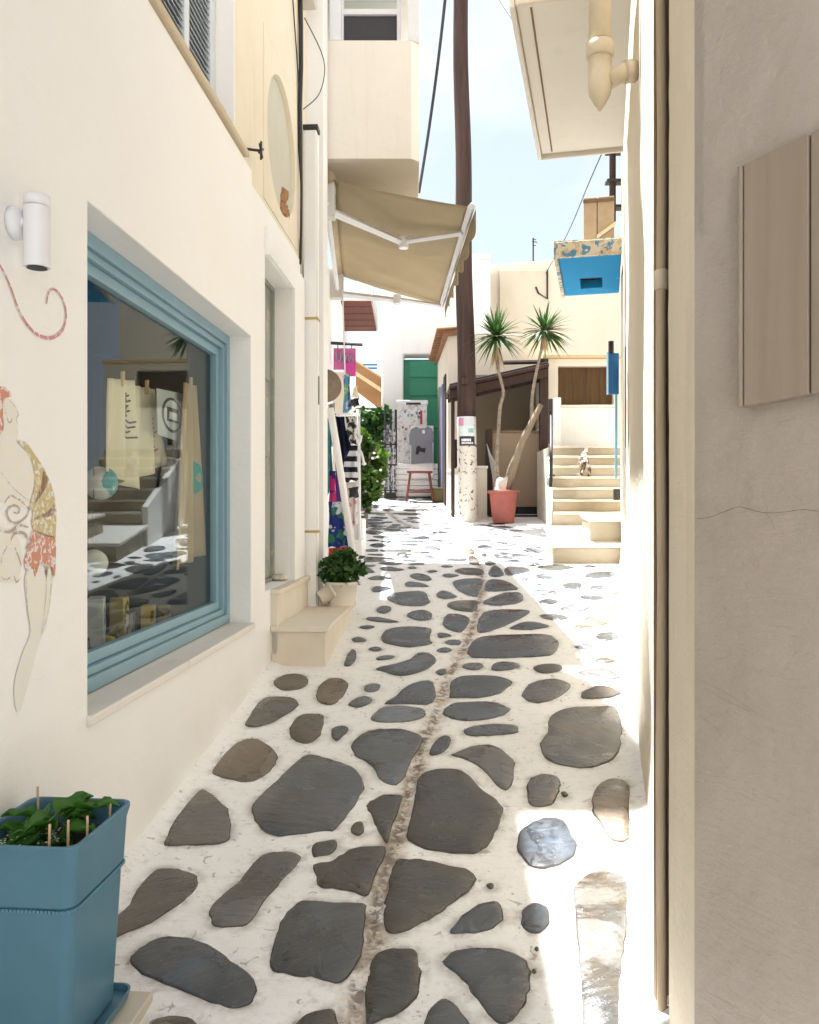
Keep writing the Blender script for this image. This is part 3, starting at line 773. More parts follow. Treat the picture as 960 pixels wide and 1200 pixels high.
mur(ma("-15,440 20,500 60,590 95,690 140,780 200,850 270,880 320,872 360,835 382,770 378,700 350,630 310,595 280,620 268,680"), pinkc, 'scroll_line', 0.0048, closed=False)
mur(mbb("-60,80 0,70 40,85 72,132 20,150 15,230 20,330 0,370 -60,380"), red, 'hair')
mur(mbb("16,170 60,150 95,190 115,250 100,290 104,350 98,420 190,520 215,640 190,790 120,850 0,800 -60,700 -60,400 10,370"), pale, 'skin')
mur(mbb("105,420 160,428 215,500 280,600 330,720 355,850 352,1000 340,1040 240,1010 200,960 205,870 190,810 215,720 205,590 170,490"), gold, 'robe')
mur(mbb("270,610 300,660 290,720 240,790 215,820 235,760 262,690"), red, 'robe_band')
mur(mbb("345,820 340,880 290,910 220,915 280,880 320,850"), pinkc, 'robe_band')
mur(mbb("205,985 300,1020 350,1040 352,1180 345,1290 325,1270 310,1220 292,1300 270,1210 250,1200 220,1290 205,1240 190,1210 165,1255 150,1180 185,1080"), red, 'feathers', 2)
mur(mc("165,170 330,130 320,330 290,520 250,610 170,900 120,1060 90,1000 90,860 140,680 190,550 165,350"), pale, 'legs')
mur(mbb("-40,980 60,1000 120,1060 140,1200 110,1290 70,1320 0,1320 -60,1310"), pale, 'scarf')
for t, wd in (("25,810 60,770 110,790 160,830 190,860", 0.0032), ("190,830 165,900 110,940 60,930 40,870 80,830 120,850 110,880 80,875", 0.0032), ("-10,990 60,1000 120,960 175,970", 0.004), ("60,1060 90,1010 150,1010 180,1060 160,1110", 0.004), ("55,160 90,200 112,250 100,270 106,330 100,410", 0.0012), ("20,180 45,290 65,295 72,270", 0.002), ("0,620 80,720 190,810", 0.0012), ("40,1090 10,1150 0,1200", 0.002), ("90,1100 120,1180 130,1220", 0.003)):
    mur(mbb(t), line, 'drawn_line', wd, closed=False)
for t, wd in (("160,180 170,400 190,540", 0.0012), ("292,190 285,350 255,590", 0.0012), ("325,150 310,380 260,560", 0.0012), ("0,195 30,215 60,200", 0.0022), ("85,190 100,230 125,200", 0.0022)):
    mur(mc(t), line, 'drawn_line', wd, closed=False)
# ---- white wall spotlight
lp = LF.hit(28, 275, 0.0); LPB = LF.M @ Vector((0, lp.y, lp.z))
lamp = thing('wall_lamp', 'white cylindrical wall spotlight above the mural', 'lamp', LPB, LF.ang)
mx = Matrix.Rotation(R(90), 4, 'Y')
bz = 0.012
obj('base', MB().lathe([(0.044, 0.001), (0.044, 0.014), (0.036, 0.026), (0.018, 0.030)], n=28, M=Matrix.Translation((0, -0.055, bz)) @ mx), M_WMETAL, lamp, smooth=True)
obj('arm', MB().tube([(0.022, -0.055, bz), (0.035, -0.055, bz)], 0.016, 14), M_WMETAL, lamp, smooth=True)
by = -0.055
obj('body', MB().lathe([(0.030, -0.095), (0.034, -0.097), (0.034, 0.066)], (0.066, by, -0.012), 32), M_WMETAL, lamp, bevel=0.003, smooth=True)
obj('cap', MB().lathe([(0.034, 0.068), (0.034, 0.094), (0.028, 0.098)], (0.066, by, -0.012), 32), M_WMETAL, lamp, smooth=True)
obj('lens', MB().lathe([(0.026, -0.0975), (0.026, -0.0965)], (0.066, by, -0.012), 24), M_DARK, lamp)
# ================================================================== LEFT: HOUSE WITH THE DOOR
house = fthing(LF, 'door_house', 'cream house with grey door, marble steps and round blind window', 'house')
d0, d1, dz0, dz1 = 5.135, 5.94, 1.02, 3.13
obj('wall', wall_holes(TA+0.007, TB, -0.2, 3.44, [(d0, d1, dz0, dz1)], -0.012, -0.40), M_WHITE, house, bevel=0.006, seg=3)
cy, cz, cr = 5.70, 4.04, 0.455
obj('upper_wall', wall_holes(4.442, TB, 3.442, 7.3, [(cy-0.55, cy+0.55, cz-0.55, cz+0.55)], -0.024, -0.40), M_YELLOW, house, bevel=0.005)
n = 64; mb = MB(); xf = -0.0242
sq = []
for k in range(n):
    a = 2*math.pi*k/n + math.pi/4; c, s = math.cos(a), math.sin(a); q = 0.549/max(abs(c), abs(s)); sq.append((c*q, s*q))
for k in range(n):
    a = 2*math.pi*k/n + math.pi/4
    mb.v += [(xf, cy+sq[k][0], cz+sq[k][1]), (xf, cy+cr*math.cos(a), cz+cr*math.sin(a)), (xf-0.035, cy+cr*math.cos(a), cz+cr*math.sin(a))]
for k in range(n):
    a, b = 3*k, 3*((k+1) % n); mb.f += [(a, b, b+1, a+1), (a+1, b+1, b+2, a+2)]
rw = obj('round_window_surround', mb, M_YELLOW, house)
mb = MB(); mb.v = [(xf-0.0345, cy+cr*1.01*math.cos(2*math.pi*k/n), cz+cr*1.01*math.sin(2*math.pi*k/n)) for k in range(n)]; mb.f = [tuple(range(n))]
obj('round_window', mb, plaster('blind_render', (0.56, 0.55, 0.47), 0.15, 0.3), house)
mb = MB()
for k in range(9): mb.lathe([(0.0, 0), (0.05, 0.01), (0.055, 0.05), (0.02, 0.08)], (xf-0.055+0.015*random.random(), cy+0.12+0.14*random.random(), cz-0.44+0.16*random.random()), 7)
obj('broken_plaster', mb, flat('exposed_brick', (0.38, 0.20, 0.11), 0.9), house)
mb = MB(); mb.box((-4.5, 4.78, -0.4), (-4.3, TB, 7.2)); obj('rear_wall', mb, M_YELLOW, house)
obj('roof', MB().box((-4.29, 4.45, 6.9), (-0.41, TB, 7.12)), M_YELLOW, house)
cs = obj('door_casing', wall_holes(d0-0.0, 6.33, dz0, 3.30, [(d0-0.0005, d1, dz0-0.001, dz1)], 0.016, -0.0118), M_WHITE, house, bevel=0.006)
M_DOORP = wood('weathered_grey_paint', (0.34, 0.37, 0.34), (0.26, 0.28, 0.25), 0.65, (1,1,0.1), 9, peel=(0.42, 0.38, 0.31))
dx = -0.155
door = obj('door', MB().box((dx-0.04, d0+0.03, dz0+0.025), (dx, d1-0.03, dz1-0.03)), M_DOORP, house, bevel=0.004)
for (za, zb) in ((dz0+0.15, dz0+0.75), (dz0+0.88, dz0+1.30), (dz0+1.42, dz0+1.92)):
    for (ya, yb) in ((d0+0.11, d0+0.36), (d0+0.43, d0+0.70)):
        obj('panel', MB().box((dx+0.001, ya, za), (dx+0.014, yb, zb)), M_DOORP, door, bevel=0.008)
mb = MB(); hy = d0+0.13; hz = 2.06
mb.lathe([(0.022, 0), (0.022, 0.008)], n=12, M=Matrix.Translation((dx, hy, hz)) @ mx); mb.tube([(dx, hy, hz), (dx+0.05, hy, hz), (dx+0.055, hy+0.10, hz)], 0.009, 8)
obj('handle', mb, M_IRON, door, smooth=True)
obj('door_frame', wall_holes(d0+0.002, d1-0.002, dz0+0.002, dz1-0.002, [(d0+0.032, d1-0.032, dz0+0.024, dz1-0.032)], -0.13, -0.21), M_DOORP, house, bevel=0.004)
mb = MB()
for k in range(5): mb.lathe([(0.02, 0), (0.045, 0.012), (0.02, 0.04)], (-0.06-0.012*k, d1-0.03-0.035*random.random(), dz0+0.003), 7)
obj('rubble', mb, M_MARBLE, house)
# marble steps
steps = fthing(LF, 'door_steps', 'two marble doorsteps below the grey door', 'steps')
def zgl(t): return gz(t)
mb = MB(); mb.box((-0.14, 5.28, 0.985), (0.055, 6.42, 1.018)); obj('step_slab', mb, M_MARBLE, steps, bevel=0.006)
mb = MB(); mb.box((-0.10, 5.295, 0.60), (0.035, 6.41, 0.984)); obj('riser', mb, M_MARBLE, steps, bevel=0.004)
mb = MB(); mb.box((-0.01, 5.275, 0.747), (0.365, 6.72, 0.782)); obj('step_slab', mb, M_MARBLE, steps, bevel=0.006)
mb = MB(); mb.box((-0.01, 5.295, 0.40), (0.343, 6.70, 0.746)); obj('riser', mb, M_MARBLE, steps, bevel=0.004)
# downpipe trunking, cables
tk = fthing(LF, 'cable_trunking', 'white vertical cable trunk at the corner beyond the door', 'trunking')
obj('duct', MB().box((0.0, 6.36, 0.70), (0.10, 6.46, 4.47)), M_WHITE, tk, bevel=0.008)
obj('duct_cover', MB().box((0.101, 6.375, 0.72), (0.108, 6.445, 4.44)), M_WHITE, tk, bevel=0.003)
obj('cap', MB().box((-0.005, 6.352, 4.472), (0.112, 6.468, 4.51)), M_IRON, tk, bevel=0.004)
for zz in (1.35, 3.0): obj('clamp', MB().box((-0.004, 6.355, zz), (0.113, 6.465, zz+0.018)), plaster('brassy', (0.45, 0.33, 0.12), 0.1, 0.1), tk)
for zz in (2.35,): obj('plate', MB().box((0.1085, 6.40, zz), (0.112, 6.435, zz+0.22)), M_IRON, tk)
cb = fthing(LF, 'wall_cable', 'black cable bundle running down the cream wall beside the round window', 'cable')
mb = MB(); pts = [(-0.003 + 0.006*math.sin(k*1.7), 6.26 + 0.012*math.sin(k*0.9), 6.4 - 0.30*k) for k in range(11)]
mb.tube(pts, [0.018 if k < 8 else 0.010 for k in range(11)], 8); obj('cable', mb, M_IRON, cb, smooth=True)
mb = MB(); mb.tube(catline([(-0.012, 5.6, 6.4), (-0.01, 5.85, 5.6), (-0.01, 6.2, 4.8), (-0.005, 6.27, 4.55)], 5), 0.005, 6); obj('wire', mb, M_IRON, cb, smooth=True)
mb = MB(); mb.tube(catline([(0.02, 6.3, 5.3), (0.16, 6.35, 5.0), (0.13, 6.35, 4.75), (0.01, 6.3, 4.6)], 5), 0.004, 6); obj('loop', mb, M_IRON, cb, smooth=True)
mb = MB(); mb.tube([(-0.012, 6.31, 3.6), (-0.012, 6.31, 2.7)], 0.005, 6); obj('lower_wire', mb, M_IRON, cb)
jb = fthing(LF, 'junction_box', 'weathered junction box at the top of the cable bundle', 'box')
obj('body', MB().box((-0.02, 6.10, 5.42), (0.10, 6.42, 5.75)), M_GREYW, jb, bevel=0.02)
# iron wall anchor
ap = LF.hit(296, 177, 0.0)
an = thing('wall_anchor', 'small black iron wall anchor at the end of the ledge', 'anchor', LF.M @ Vector((0, ap.y, ap.z)), LF.ang)
mb = MB(); mb.tube([(-0.03, -0.03, 0), (0.05, 0.0, 0.0)], 0.008, 7); mb.tube([(0.05, -0.045, -0.03), (0.05, 0.0, 0.0), (0.05, 0.05, 0.03)], 0.007, 7); mb.tube([(0.05, 0.0, -0.05), (0.05, 0.005, 0.055)], 0.007, 7)
mb.tube([(0.05, -0.03, 0.03), (0.05, 0.03, -0.03)], 0.007, 7)
obj('hook', mb, M_IRON, an, smooth=True)
bp = LF.hit(258, 105, -0.05)
bl = thing('wooden_block', 'small split wooden block on the ledge beside the shutter', 'block', LF.M @ Vector((-0.06, bp.y, ZL+0.048)), LF.ang)
mb = MB(); mb.box((-0.03, -0.05, 0), (0.035, 0.05, 0.045)); obj('lower_half', mb, wood('ochre_wood', (0.36, 0.19, 0.08), (0.24, 0.12, 0.05), 0.8, (1, 0.1, 1)), bl, bevel=0.008)
mb = MB(); mb.box((-0.028, -0.045, 0.050), (0.03, 0.055, 0.09)); obj('upper_half', mb, wood('ochre_wood', (0.40, 0.22, 0.10), (0.24, 0.12, 0.05), 0.8, (1, 0.1, 1)), bl, bevel=0.008)
# ================================================================== LEFT: HOUSE WITH THE ORIEL AND SHOP BELOW
orl = thing('oriel_house', 'white house with a boxed oriel over the awning', 'house', (-1.0, 7.5, 0))
def wbox(a, b): return MB().box(a, b)
obj('wall', MB().box((-5.0, 6.92, -0.2), (-0.95, 8.3, 11.3)), M_WHITE, orl, world=True, bevel=0.01)
obj('rear_wing', MB().box((-5.0, 8.302, -0.2), (-0.952, 11.85, 4.4)), M_WHITE, orl, world=True, bevel=0.01)
obj('pilaster', MB().box((-0.955+0.002, 6.60, 0.4), (-0.69, 6.915, 8.2)), M_WHITE, orl, world=True, bevel=0.008)
obj('corner_wall', MB().box((-5.0, 6.63, -0.2), (-0.96, 6.918, 11.25)), M_WHITE, orl, world=True)
ox0, ox1, oy0, oy1 = -0.72, 0.085, 6.95, 8.35; zb = at(480, 186, 6.95).z; zs_ = at(480, 47, 6.95).z
mb = MB(); mb.prism([(-0.949, oy0), (ox1-0.07, oy0), (ox1, oy0+0.07), (ox1, oy1), (-0.949, oy1)], zb, zs_)
obj('oriel_box', mb, plaster('oriel_render', (0.80, 0.75, 0.67), 0.06, 0.2, streak=0.12), orl, world=True, bevel=0.006)
zt = zs_ + 0.42
for (a, b) in (((ox1-0.10, oy0+0.001), (ox1, oy0+0.10)), ((-0.68, oy0+0.001), (-0.58, oy0+0.10)), ((ox1-0.10, oy1-0.1), (ox1, oy1-0.001))):
    obj('oriel_post', MB().box((a[0], a[1], zs_+0.002), (b[0], b[1], zt)), M_WMETAL, orl, world=True, bevel=0.004)
obj('oriel_roof', MB().box((-0.949, oy0-0.01, zt+0.002), (ox1+0.01, oy1+0.01, zt+0.08)), M_WHITE, orl, world=True, bevel=0.01)
xw0 = at(398, 40, 7.02).x; xw1 = at(470, 40, 7.02).x
fr_ = wall_holes(xw0, xw1, zs_+0.003, zt-0.003, [(xw0+0.035, xw1-0.035, zs_+0.02, zs_+0.262), (xw0+0.035, xw1-0.035, zs_+0.31, zt-0.03)], 0, 0.05)
fr_.v = [(v[1], 7.02 + v[0], v[2]) for v in fr_.v]
ofr = obj('oriel_window', fr_, M_WMETAL, orl, world=True, bevel=0.004)
obj('blind', MB().box((xw0+0.03, 7.05, zs_+0.004), (xw1-0.03, 7.06, zs_+0.27)), M_CHAR, ofr, world=True)
obj('upper_pane', MB().box((xw0+0.036, 7.045, zs_+0.312), (xw1-0.036, 7.05, zt-0.032)), M_GLASS, ofr, world=True)
# ---- awning
AY0, AY1 = 6.75, 9.85
bz_n = 2.42 + EYE; bx0, bx1 = 0.50, 0.385
wz_n = 2.80 + EYE
awn = thing('awning', 'beige folding arm awning stretched out over the lane', 'awning', (-0.7, 8.2, bz_n))
def awf(u, v):
    y = (7.02 + (9.95-7.02)*v) * (1-u) + (6.62 + (9.80-6.62)*v) * u
    xw = -0.66 - 0.16*v; xb = bx0 + (bx1-bx0)*v
    x = xw + (xb-xw)*u
    z = wz_n + (bz_n - wz_n)*u - 0.025*math.sin(math.pi*u)*(0.6+0.4*math.sin(math.pi*v)) + 0.012*math.sin(v*17)*u
    return (x, y, z)
mb = MB().grid(awf, 18, 30); obj('canopy', mb, M_AWN, awn, world=True, solid=0.003, smooth=True)
for vs_ in (0.27, 0.52, 0.77):
    obj('seam', MB().grid(lambda u, v: (lambda p: (p[0], p[1], p[2]-0.004))(awf(u, vs_ + 0.004*(v-0.5)*2)), 18, 1), cloth('seam_tape', (0.44, 0.36, 0.24)), awn, world=True, smooth=True)
def valf(u, v):
    x, y, z = awf(1.0, v)
    sc = 0.12 + 0.055*abs(math.sin(v*math.pi*7))
    return (x + 0.035 + 0.012*math.sin(v*40)*u, y, z - 0.02 - u*sc)
mb = MB().grid(valf, 4, 84); obj('valance', mb, M_AWN, awn, world=True, solid=0.003, smooth=True)
p0, p1 = Vector(awf(1, 0)), Vector(awf(1, 1)); dirb = (p1-p0).normalized()
mb = MB(); mb.tube([p0 - dirb*0.02, p1 + dirb*0.02], 0.035, 4); obj('front_bar', mb, M_WMETAL, awn, world=True, bevel=0.006)
w0, w1 = Vector(awf(0, 0)), Vector(awf(0, 1))
obj('roller', MB().tube([w0 + Vector((-0.03, 0, 0.03)), w1 + Vector((-0.03, 0, 0.03))], 0.055, 14), M_AWN, awn, world=True, smooth=True)
for (vv, ve, vs) in ((0.03, 0.24, 0.17), (0.97, 0.93, 0.97)):
    a = Vector(awf(0, vv)) + Vector((-0.02, 0, -0.24)); e = Vector(awf(0.55, ve)) + Vector((0, 0, -0.14)); b = Vector(awf(0.985, vs)) + Vector((0, 0, -0.035))
    arm = obj('arm', MB().tube([a, e], 0.042, 4, r2=0.034), M_WMETAL, awn, world=True, bevel=0.008)
    obj('forearm', MB().tube([e + Vector((0, 0, 0.012)), b], 0.027, 4), M_WMETAL, arm, world=True, bevel=0.006)
    obj('elbow', MB().lathe([(0.045, -0.05), (0.045, 0.06)], tuple(e), 14), M_WMETAL, arm, world=True, bevel=0.006)
    obj('wall_bracket', MB().box((a.x-0.16, a.y-0.07, a.z-0.06), (a.x+0.04, a.y+0.07, a.z+0.30)), M_GREYW, awn, world=True, bevel=0.01)
obj('torsion_bar', MB().tube([w0 + Vector((-0.05, 0, -0.20)), w1 + Vector((-0.05, 0, -0.20))], 0.025, 4), M_WMETAL, awn, world=True)
obj('crank_rod', MB().tube([w1 + Vector((0.02, -0.15, -0.2)), w1 + Vector((0.05, -0.15, -1.25))], 0.008, 6), M_WMETAL, awn, world=True)
# ================================================================== RIGHT: STREET WALL
def rb(x0, x1, y0, y1, z0, z1): return MB().box((x0, y0, z0), (x1, y1, z1))
rh = fthing(RF, 'lane_house', 'sunlit cream house wall along the right side of the lane', 'house')
def rwf(u, v):
    y = 2.60 + (9.35-2.60)*u; z = 0.0 + 6.4*v
    return (0.012*noise.noise((y*1.3, z*1.3, 2)) + 0.004*noise.noise((y*6, z*6, 2)) + 0.02*max(0, 1 - (z-gz(y*0.97))/0.25) * -1.0, y, z)
mb = MB().grid(rwf, 120, 110); mb.f = [f[::-1] for f in mb.f]
obj('wall', mb, M_CREAM_R, rh, smooth=True)
obj('wall_core', rb(0.06, 3.5, 2.62, 9.34, -0.2, 6.38), M_CREAM_R, rh)
# shallow pilaster and cable near the camera side of that wall
obj('pilaster', rb(-0.035, 0.055, 2.30, 2.598, 0.0, 6.4), M_CREAM_R, rh, bevel=0.012)
obj('door_recess', rb(-0.012, 0.0, 7.15, 7.55, 1.9, 4.2), M_GREYW, rh)
obj('narrow_strip', rb(-0.030, -0.02, 6.3, 6.42, 2.0, 2.75), flat('tan_strip', (0.35, 0.28, 0.2), 0.8), rh)  # narrow tan strip, darker than the wall it stands on
# balcony slab
bz0 = EYE + 2.90; y0b, y1b = 4.70, 6.78
bal = obj('balcony_slab', rb(-0.68, -0.03, y0b, y1b, bz0, bz0+0.16), plaster('balcony_render', (0.80, 0.76, 0.68), 0.08, 0.25, streak=0.1), rh, bevel=0.01)
obj('drip_edge', rb(-0.712, -0.682, y0b-0.03, y1b+0.03, bz0-0.035, bz0+0.20), plaster('edge_render', (0.78, 0.74, 0.68), 0.1, 0.3), bal, bevel=0.006)
obj('far_edge', rb(-0.68, -0.03, y1b+0.001, y1b+0.03, bz0-0.035, bz0+0.20), plaster('edge_render2', (0.74, 0.68, 0.60), 0.1, 0.3), bal, bevel=0.006)
obj('near_edge', rb(-0.68, -0.03, y0b-0.03, y0b-0.001, bz0-0.02, bz0+0.20), plaster('edge_render3', (0.74, 0.66, 0.56), 0.2, 0.4, wear=0.8), bal, bevel=0.006)
obj('parapet', rb(-0.70, -0.62, y0b, y1b, bz0+0.201, bz0+1.0), M_WHITE, bal)
obj('soffit_joint', rb(-0.60, -0.588, y0b+0.05, y1b-0.05, bz0-0.004, bz0-0.001), flat('rust_line', (0.25, 0.15, 0.09), 0.9), bal)
# drain pipe stub
pp = at(703, 0, 4.45)
dp = thing('drain_pipe', 'cream plastic drain pipe with a capped elbow under the balcony', 'pipe', (pp.x, pp.y, at(703, 130, 4.45).z))
zz = lambda py: at(703, py, 4.45).z
obj('riser', MB().tube([(pp.x, pp.y, zz(48)), (pp.x+0.004, pp.y, zz(-160))], 0.060, 20), M_PVC, dp, world=True, smooth=True)
obj('collar', MB().lathe([(0.062, 0), (0.074, 0.008), (0.074, 0.075), (0.062, 0.085)], (pp.x, pp.y, zz(68)), 22), M_PVC, dp, world=True, smooth=True)
obj('tee', MB().lathe([(0.008, 0), (0.018, 0.02), (0.028, 0.03), (0.058, 0.085), (0.062, 0.12), (0.062, zz(68)-zz(130)-0.002)], (pp.x, pp.y, zz(130)), 22), M_PVC, dp, world=True, smooth=True)
obj('branch', MB().tube([(pp.x+0.04, pp.y, zz(95)), (pp.x+0.13, pp.y+0.005, zz(84)), (pp.x+0.30, pp.y+0.02, zz(78))], 0.050, 16), M_PVC, dp, world=True, smooth=True)
obj('branch_collar', MB().tube([(pp.x+0.135, pp.y+0.005, zz(84)), (pp.x+0.19, pp.y+0.008, zz(82))], 0.060, 16), M_PVC, dp, world=True, smooth=True)
# blue balcony underside
bb = fthing(RF, 'blue_balcony', 'small balcony with peeling blue underside and a square hole', 'balcony')
zB = EYE + 2.34
mbq = wall_holes(7.78, 9.22, -0.60, -0.02, [(8.55, 8.95, -0.42, -0.20)], 0, 0.10)
mbq.v = [(v[2], v[1], zB + v[0]) for v in mbq.v]
obj('slab', mbq, M_BLUEP, bb, bevel=0.012)
obj('hole_back', rb(-0.43, -0.19, 8.54, 8.96, zB+0.103, zB+0.12), wood('hole_wood', (0.10, 0.05, 0.03), (0.2, 0.1, 0.06)), bb)
obj('near_fascia', rb(-0.62, -0.02, 7.72, 7.778, zB-0.01, zB+0.13), M_FASCIA, bb, bevel=0.008)
obj('side_fascia', rb(-0.64, -0.602, 7.74, 9.25, zB-0.012, zB+0.16), M_FASCIA, bb, bevel=0.012)
obj('top', rb(-0.60, -0.02, 7.78, 9.22, zB+0.121, zB+0.158), M_FASCIA, bb)
cp = at(702, 285, 8.1)
ct = thing('carton_crate', 'beige slatted crate standing on the blue balcony', 'crate', (cp.x, 8.1, zB+0.16), RF.ang)
hh = at(702, 236, 8.1).z - (zB+0.16)
for (xa, xb) in ((-0.145, -0.02), (-0.012, 0.145)): obj('side_board', MB().box((xa, -0.12, 0), (xb, -0.10, hh)), M_CARD, ct, bevel=0.004)
obj('carcass', MB().box((-0.14, -0.098, 0), (0.14, 0.15, hh-0.02)), M_CARD, ct, bevel=0.004)
obj('top_rail', MB().box((-0.15, -0.135, hh-0.05), (0.15, -0.122, hh-0.02)), M_WOODB, ct)
obj('loose_batten', MB().hexa([(-0.02, -0.15, 0.10), (0.16, -0.15, 0.22), (0.16, -0.137, 0.22), (-0.02, -0.137, 0.10), (-0.02, -0.15, 0.14), (0.16, -0.15, 0.26), (0.16, -0.137, 0.26), (-0.02, -0.137, 0.14)]), M_PVC, ct)
kp = at(718, 240, 8.9)
ks = thing('service_pipe', 'dark iron service pipe on the far end of the right hand wall', 'pipe', (kp.x, kp.y, kp.z))
obj('pipe', MB().tube([(kp.x, kp.y, at(718, 262, 8.9).z), (kp.x, kp.y, at(718, 120, 8.9).z)], 0.036, 10), M_WOODD, ks, world=True, smooth=True)
for py in (180, 215, 245): obj('bracket', MB().box((kp.x-0.07, kp.y-0.06, at(0, py, 8.9).z), (kp.x+0.12, kp.y+0.06, at(0, py, 8.9).z+0.03)), M_IRON, ks, world=True)
# open blue shutter
sp = at(726, 430, 8.9)
bs = thing('blue_shutter', 'blue shutter swung open edge on at the foot of the stairs', 'shutter', (sp.x, 8.9, at(0, 462, 8.9).z), 0)
x0 = at(713, 0, 8.9).x; x1 = at(725, 0, 8.9).x; zlo = at(0, 462, 8.9).z; zhi = at(0, 414, 8.9).z
obj('leaf', MB().box((x0, 8.88, zlo), (x1, 8.92, zhi)), M_BLUE2, bs, world=True, bevel=0.005)
obj('edge', MB().box((x0-0.012, 8.87, zlo), (x0-0.001, 8.93, zhi+0.01)), flat('pale_blue_edge', (0.25, 0.42, 0.55), 0.6), bs, world=True)
obj('stay', MB().tube([(x0+0.03, 8.9, zhi), (x0+0.03, 8.9, at(0, 400, 8.9).z)], 0.03, 10), M_IRON, bs, world=True)
obj('strip', MB().box((x1-0.035, 8.90, at(0, 560, 8.9).z), (x1-0.012, 8.93, zlo-0.002)), flat('teal_strip', (0.20, 0.42, 0.52), 0.5), bs, world=True)
# meter box by the stairs
mbx = thing('meter_box', 'small black meter box at the right edge of the stairs', 'meter box', (at(722, 582, 9.3).x, 9.3, at(0, 585, 9.3).z))
obj('case', MB().box((at(719, 0, 9.3).x, 9.26, at(0, 586, 9.3).z), (at(726, 0, 9.3).x, 9.32, at(0, 573, 9.3).z)), M_IRON, mbx, world=True, bevel=0.008)
obj('cover', MB().box((at(720.2, 0, 9.3).x, 9.252, at(0, 584.5, 9.3).z), (at(724.5, 0, 9.3).x, 9.259, at(0, 574.5, 9.3).z)), M_CHAR, mbx, world=True)
# ================================================================== RIGHT: NEAR CORNER
nr = thing('corner_house', 'shaded rough rendered corner of the nearest house on the right', 'house', (0.9, 1.7, 0.0))
K = 0.65; CX0, CY0 = at(814, 0, 1.74).x, 1.74
fd = Vector((K, -1.0)).normalized()
fn = Vector((-fd.y, fd.x)) * -1.0      # pointing towards the lane
if fn.x > 0: fn = -fn
CRK = [at(0, 0, 1)]
def nface(u, v):
    s = 2.6*(u**1.6); z = -0.4 + 5.2*v
    rough = 1.0 if z > 2.05 else 0.45
    h = 0.012*noise.noise((s*2.2, z*2.2, 4)) + rough*0.007*noise.noise((s*9, z*7, 1)) + 0.0016*rough*noise.noise((s*40, z*40, 6))
    zr = 2.13 + 0.10*s/0.3 + 0.02*noise.noise((s*12, 3, 3))       # rounded ridge where an old coat ends
    h += 0.010/(1 + math.exp(max(-60, min(60, -(z - zr)/0.008))))
    e = math.exp(-s/0.018)                                  # eased arris
    return (CX0 + fd.x*s + fn.x*h*min(1, s/0.03), CY0 + fd.y*s + fn.y*h*min(1, s/0.03), z)
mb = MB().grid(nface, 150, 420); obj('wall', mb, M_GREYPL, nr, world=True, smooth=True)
ex, ey = at(784, 0, 2.10).x, 2.10
def nside(u, v):
    z = -0.4 + 5.2*v
    x = CX0 + (ex - CX0)*u; y = CY0 + (ey - CY0)*u
    wv = 0.006*noise.noise((u*2, z*1.7, 8)) + 0.0025*noise.noise((u*5, z*14, 8))
    bul = -0.006*math.sin(math.pi*min(1, u*1.0)) 
    nx, ny = Vector((-(ey-CY0), ex-CX0)).normalized()
    k = (0.45*wv - bul)*min(1, u/0.12)
    e = math.exp(-u/0.06)
    return (x + nx*k + 0.0*e, y + ny*k, z)
mb = MB().grid(nside, 26, 420); mb.f = [f[::-1] for f in mb.f]; obj('arris_strip', mb, M_CREAM_R, nr, world=True, smooth=True)
core = [(CX0+0.05, CY0+0.03), (ex+0.04, ey), (3.2, 2.25), (3.2, -3.0), (CX0 + fd.x*2.6 + 0.06, CY0 + fd.y*2.6)]
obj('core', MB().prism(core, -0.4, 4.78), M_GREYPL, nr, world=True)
obj('balcony', MB().box((-0.20, 0.2, 4.2), (0.95, 3.38, 4.36)), M_CREAM, nr, world=True, bevel=0.01)  # unseen slab added overhead to keep the sun off the near corner
# hairline crack
mb = MB(); P = []
for (px, py) in ((816,608),(832,606),(848,600),(866,594),(882,598),(898,601),(920,600),(940,597),(958,599)):
    d = ray(px, py); o = Vector((0, 0, EYE)); nn = Vector((fn.x, fn.y, 0)); p0_ = Vector((CX0, CY0, 0)) + nn*0.012
    t = (p0_ - o).dot(nn)/d.dot(nn); P.append(o + d*t)
mb.tube(catline(P, 4), [0.0003 + 0.0007*abs(noise.noise((k*0.37, 1, 1))) for k in range(len(catline(P, 4)))], 5)
obj('crack', mb, M_IRON, nr, world=True)
def wall_pt(px, py, off=0.012):
    d = ray(px, py); o = Vector((0, 0, EYE)); nn = Vector((fn.x, fn.y, 0)); p0_ = Vector((CX0, CY0, 0)) + nn*off
    return o + d*((p0_ - o).dot(nn)/d.dot(nn))
mb = MB()
for q in (((866,594),(874,584),(878,571)), ((898,601),(905,612),(907,622)), ((822,798),(848,810),(872,826),(896,842)), ((826,806),(850,820),(880,834)), ((820,838),(838,852),(848,866))):
    L_ = catline([wall_pt(*t) for t in q], 4); mb.tube(L_, 0.0003, 4)
obj('scratches', mb, flat('scratch', (0.22, 0.19, 0.16), 0.9), nr, world=True)
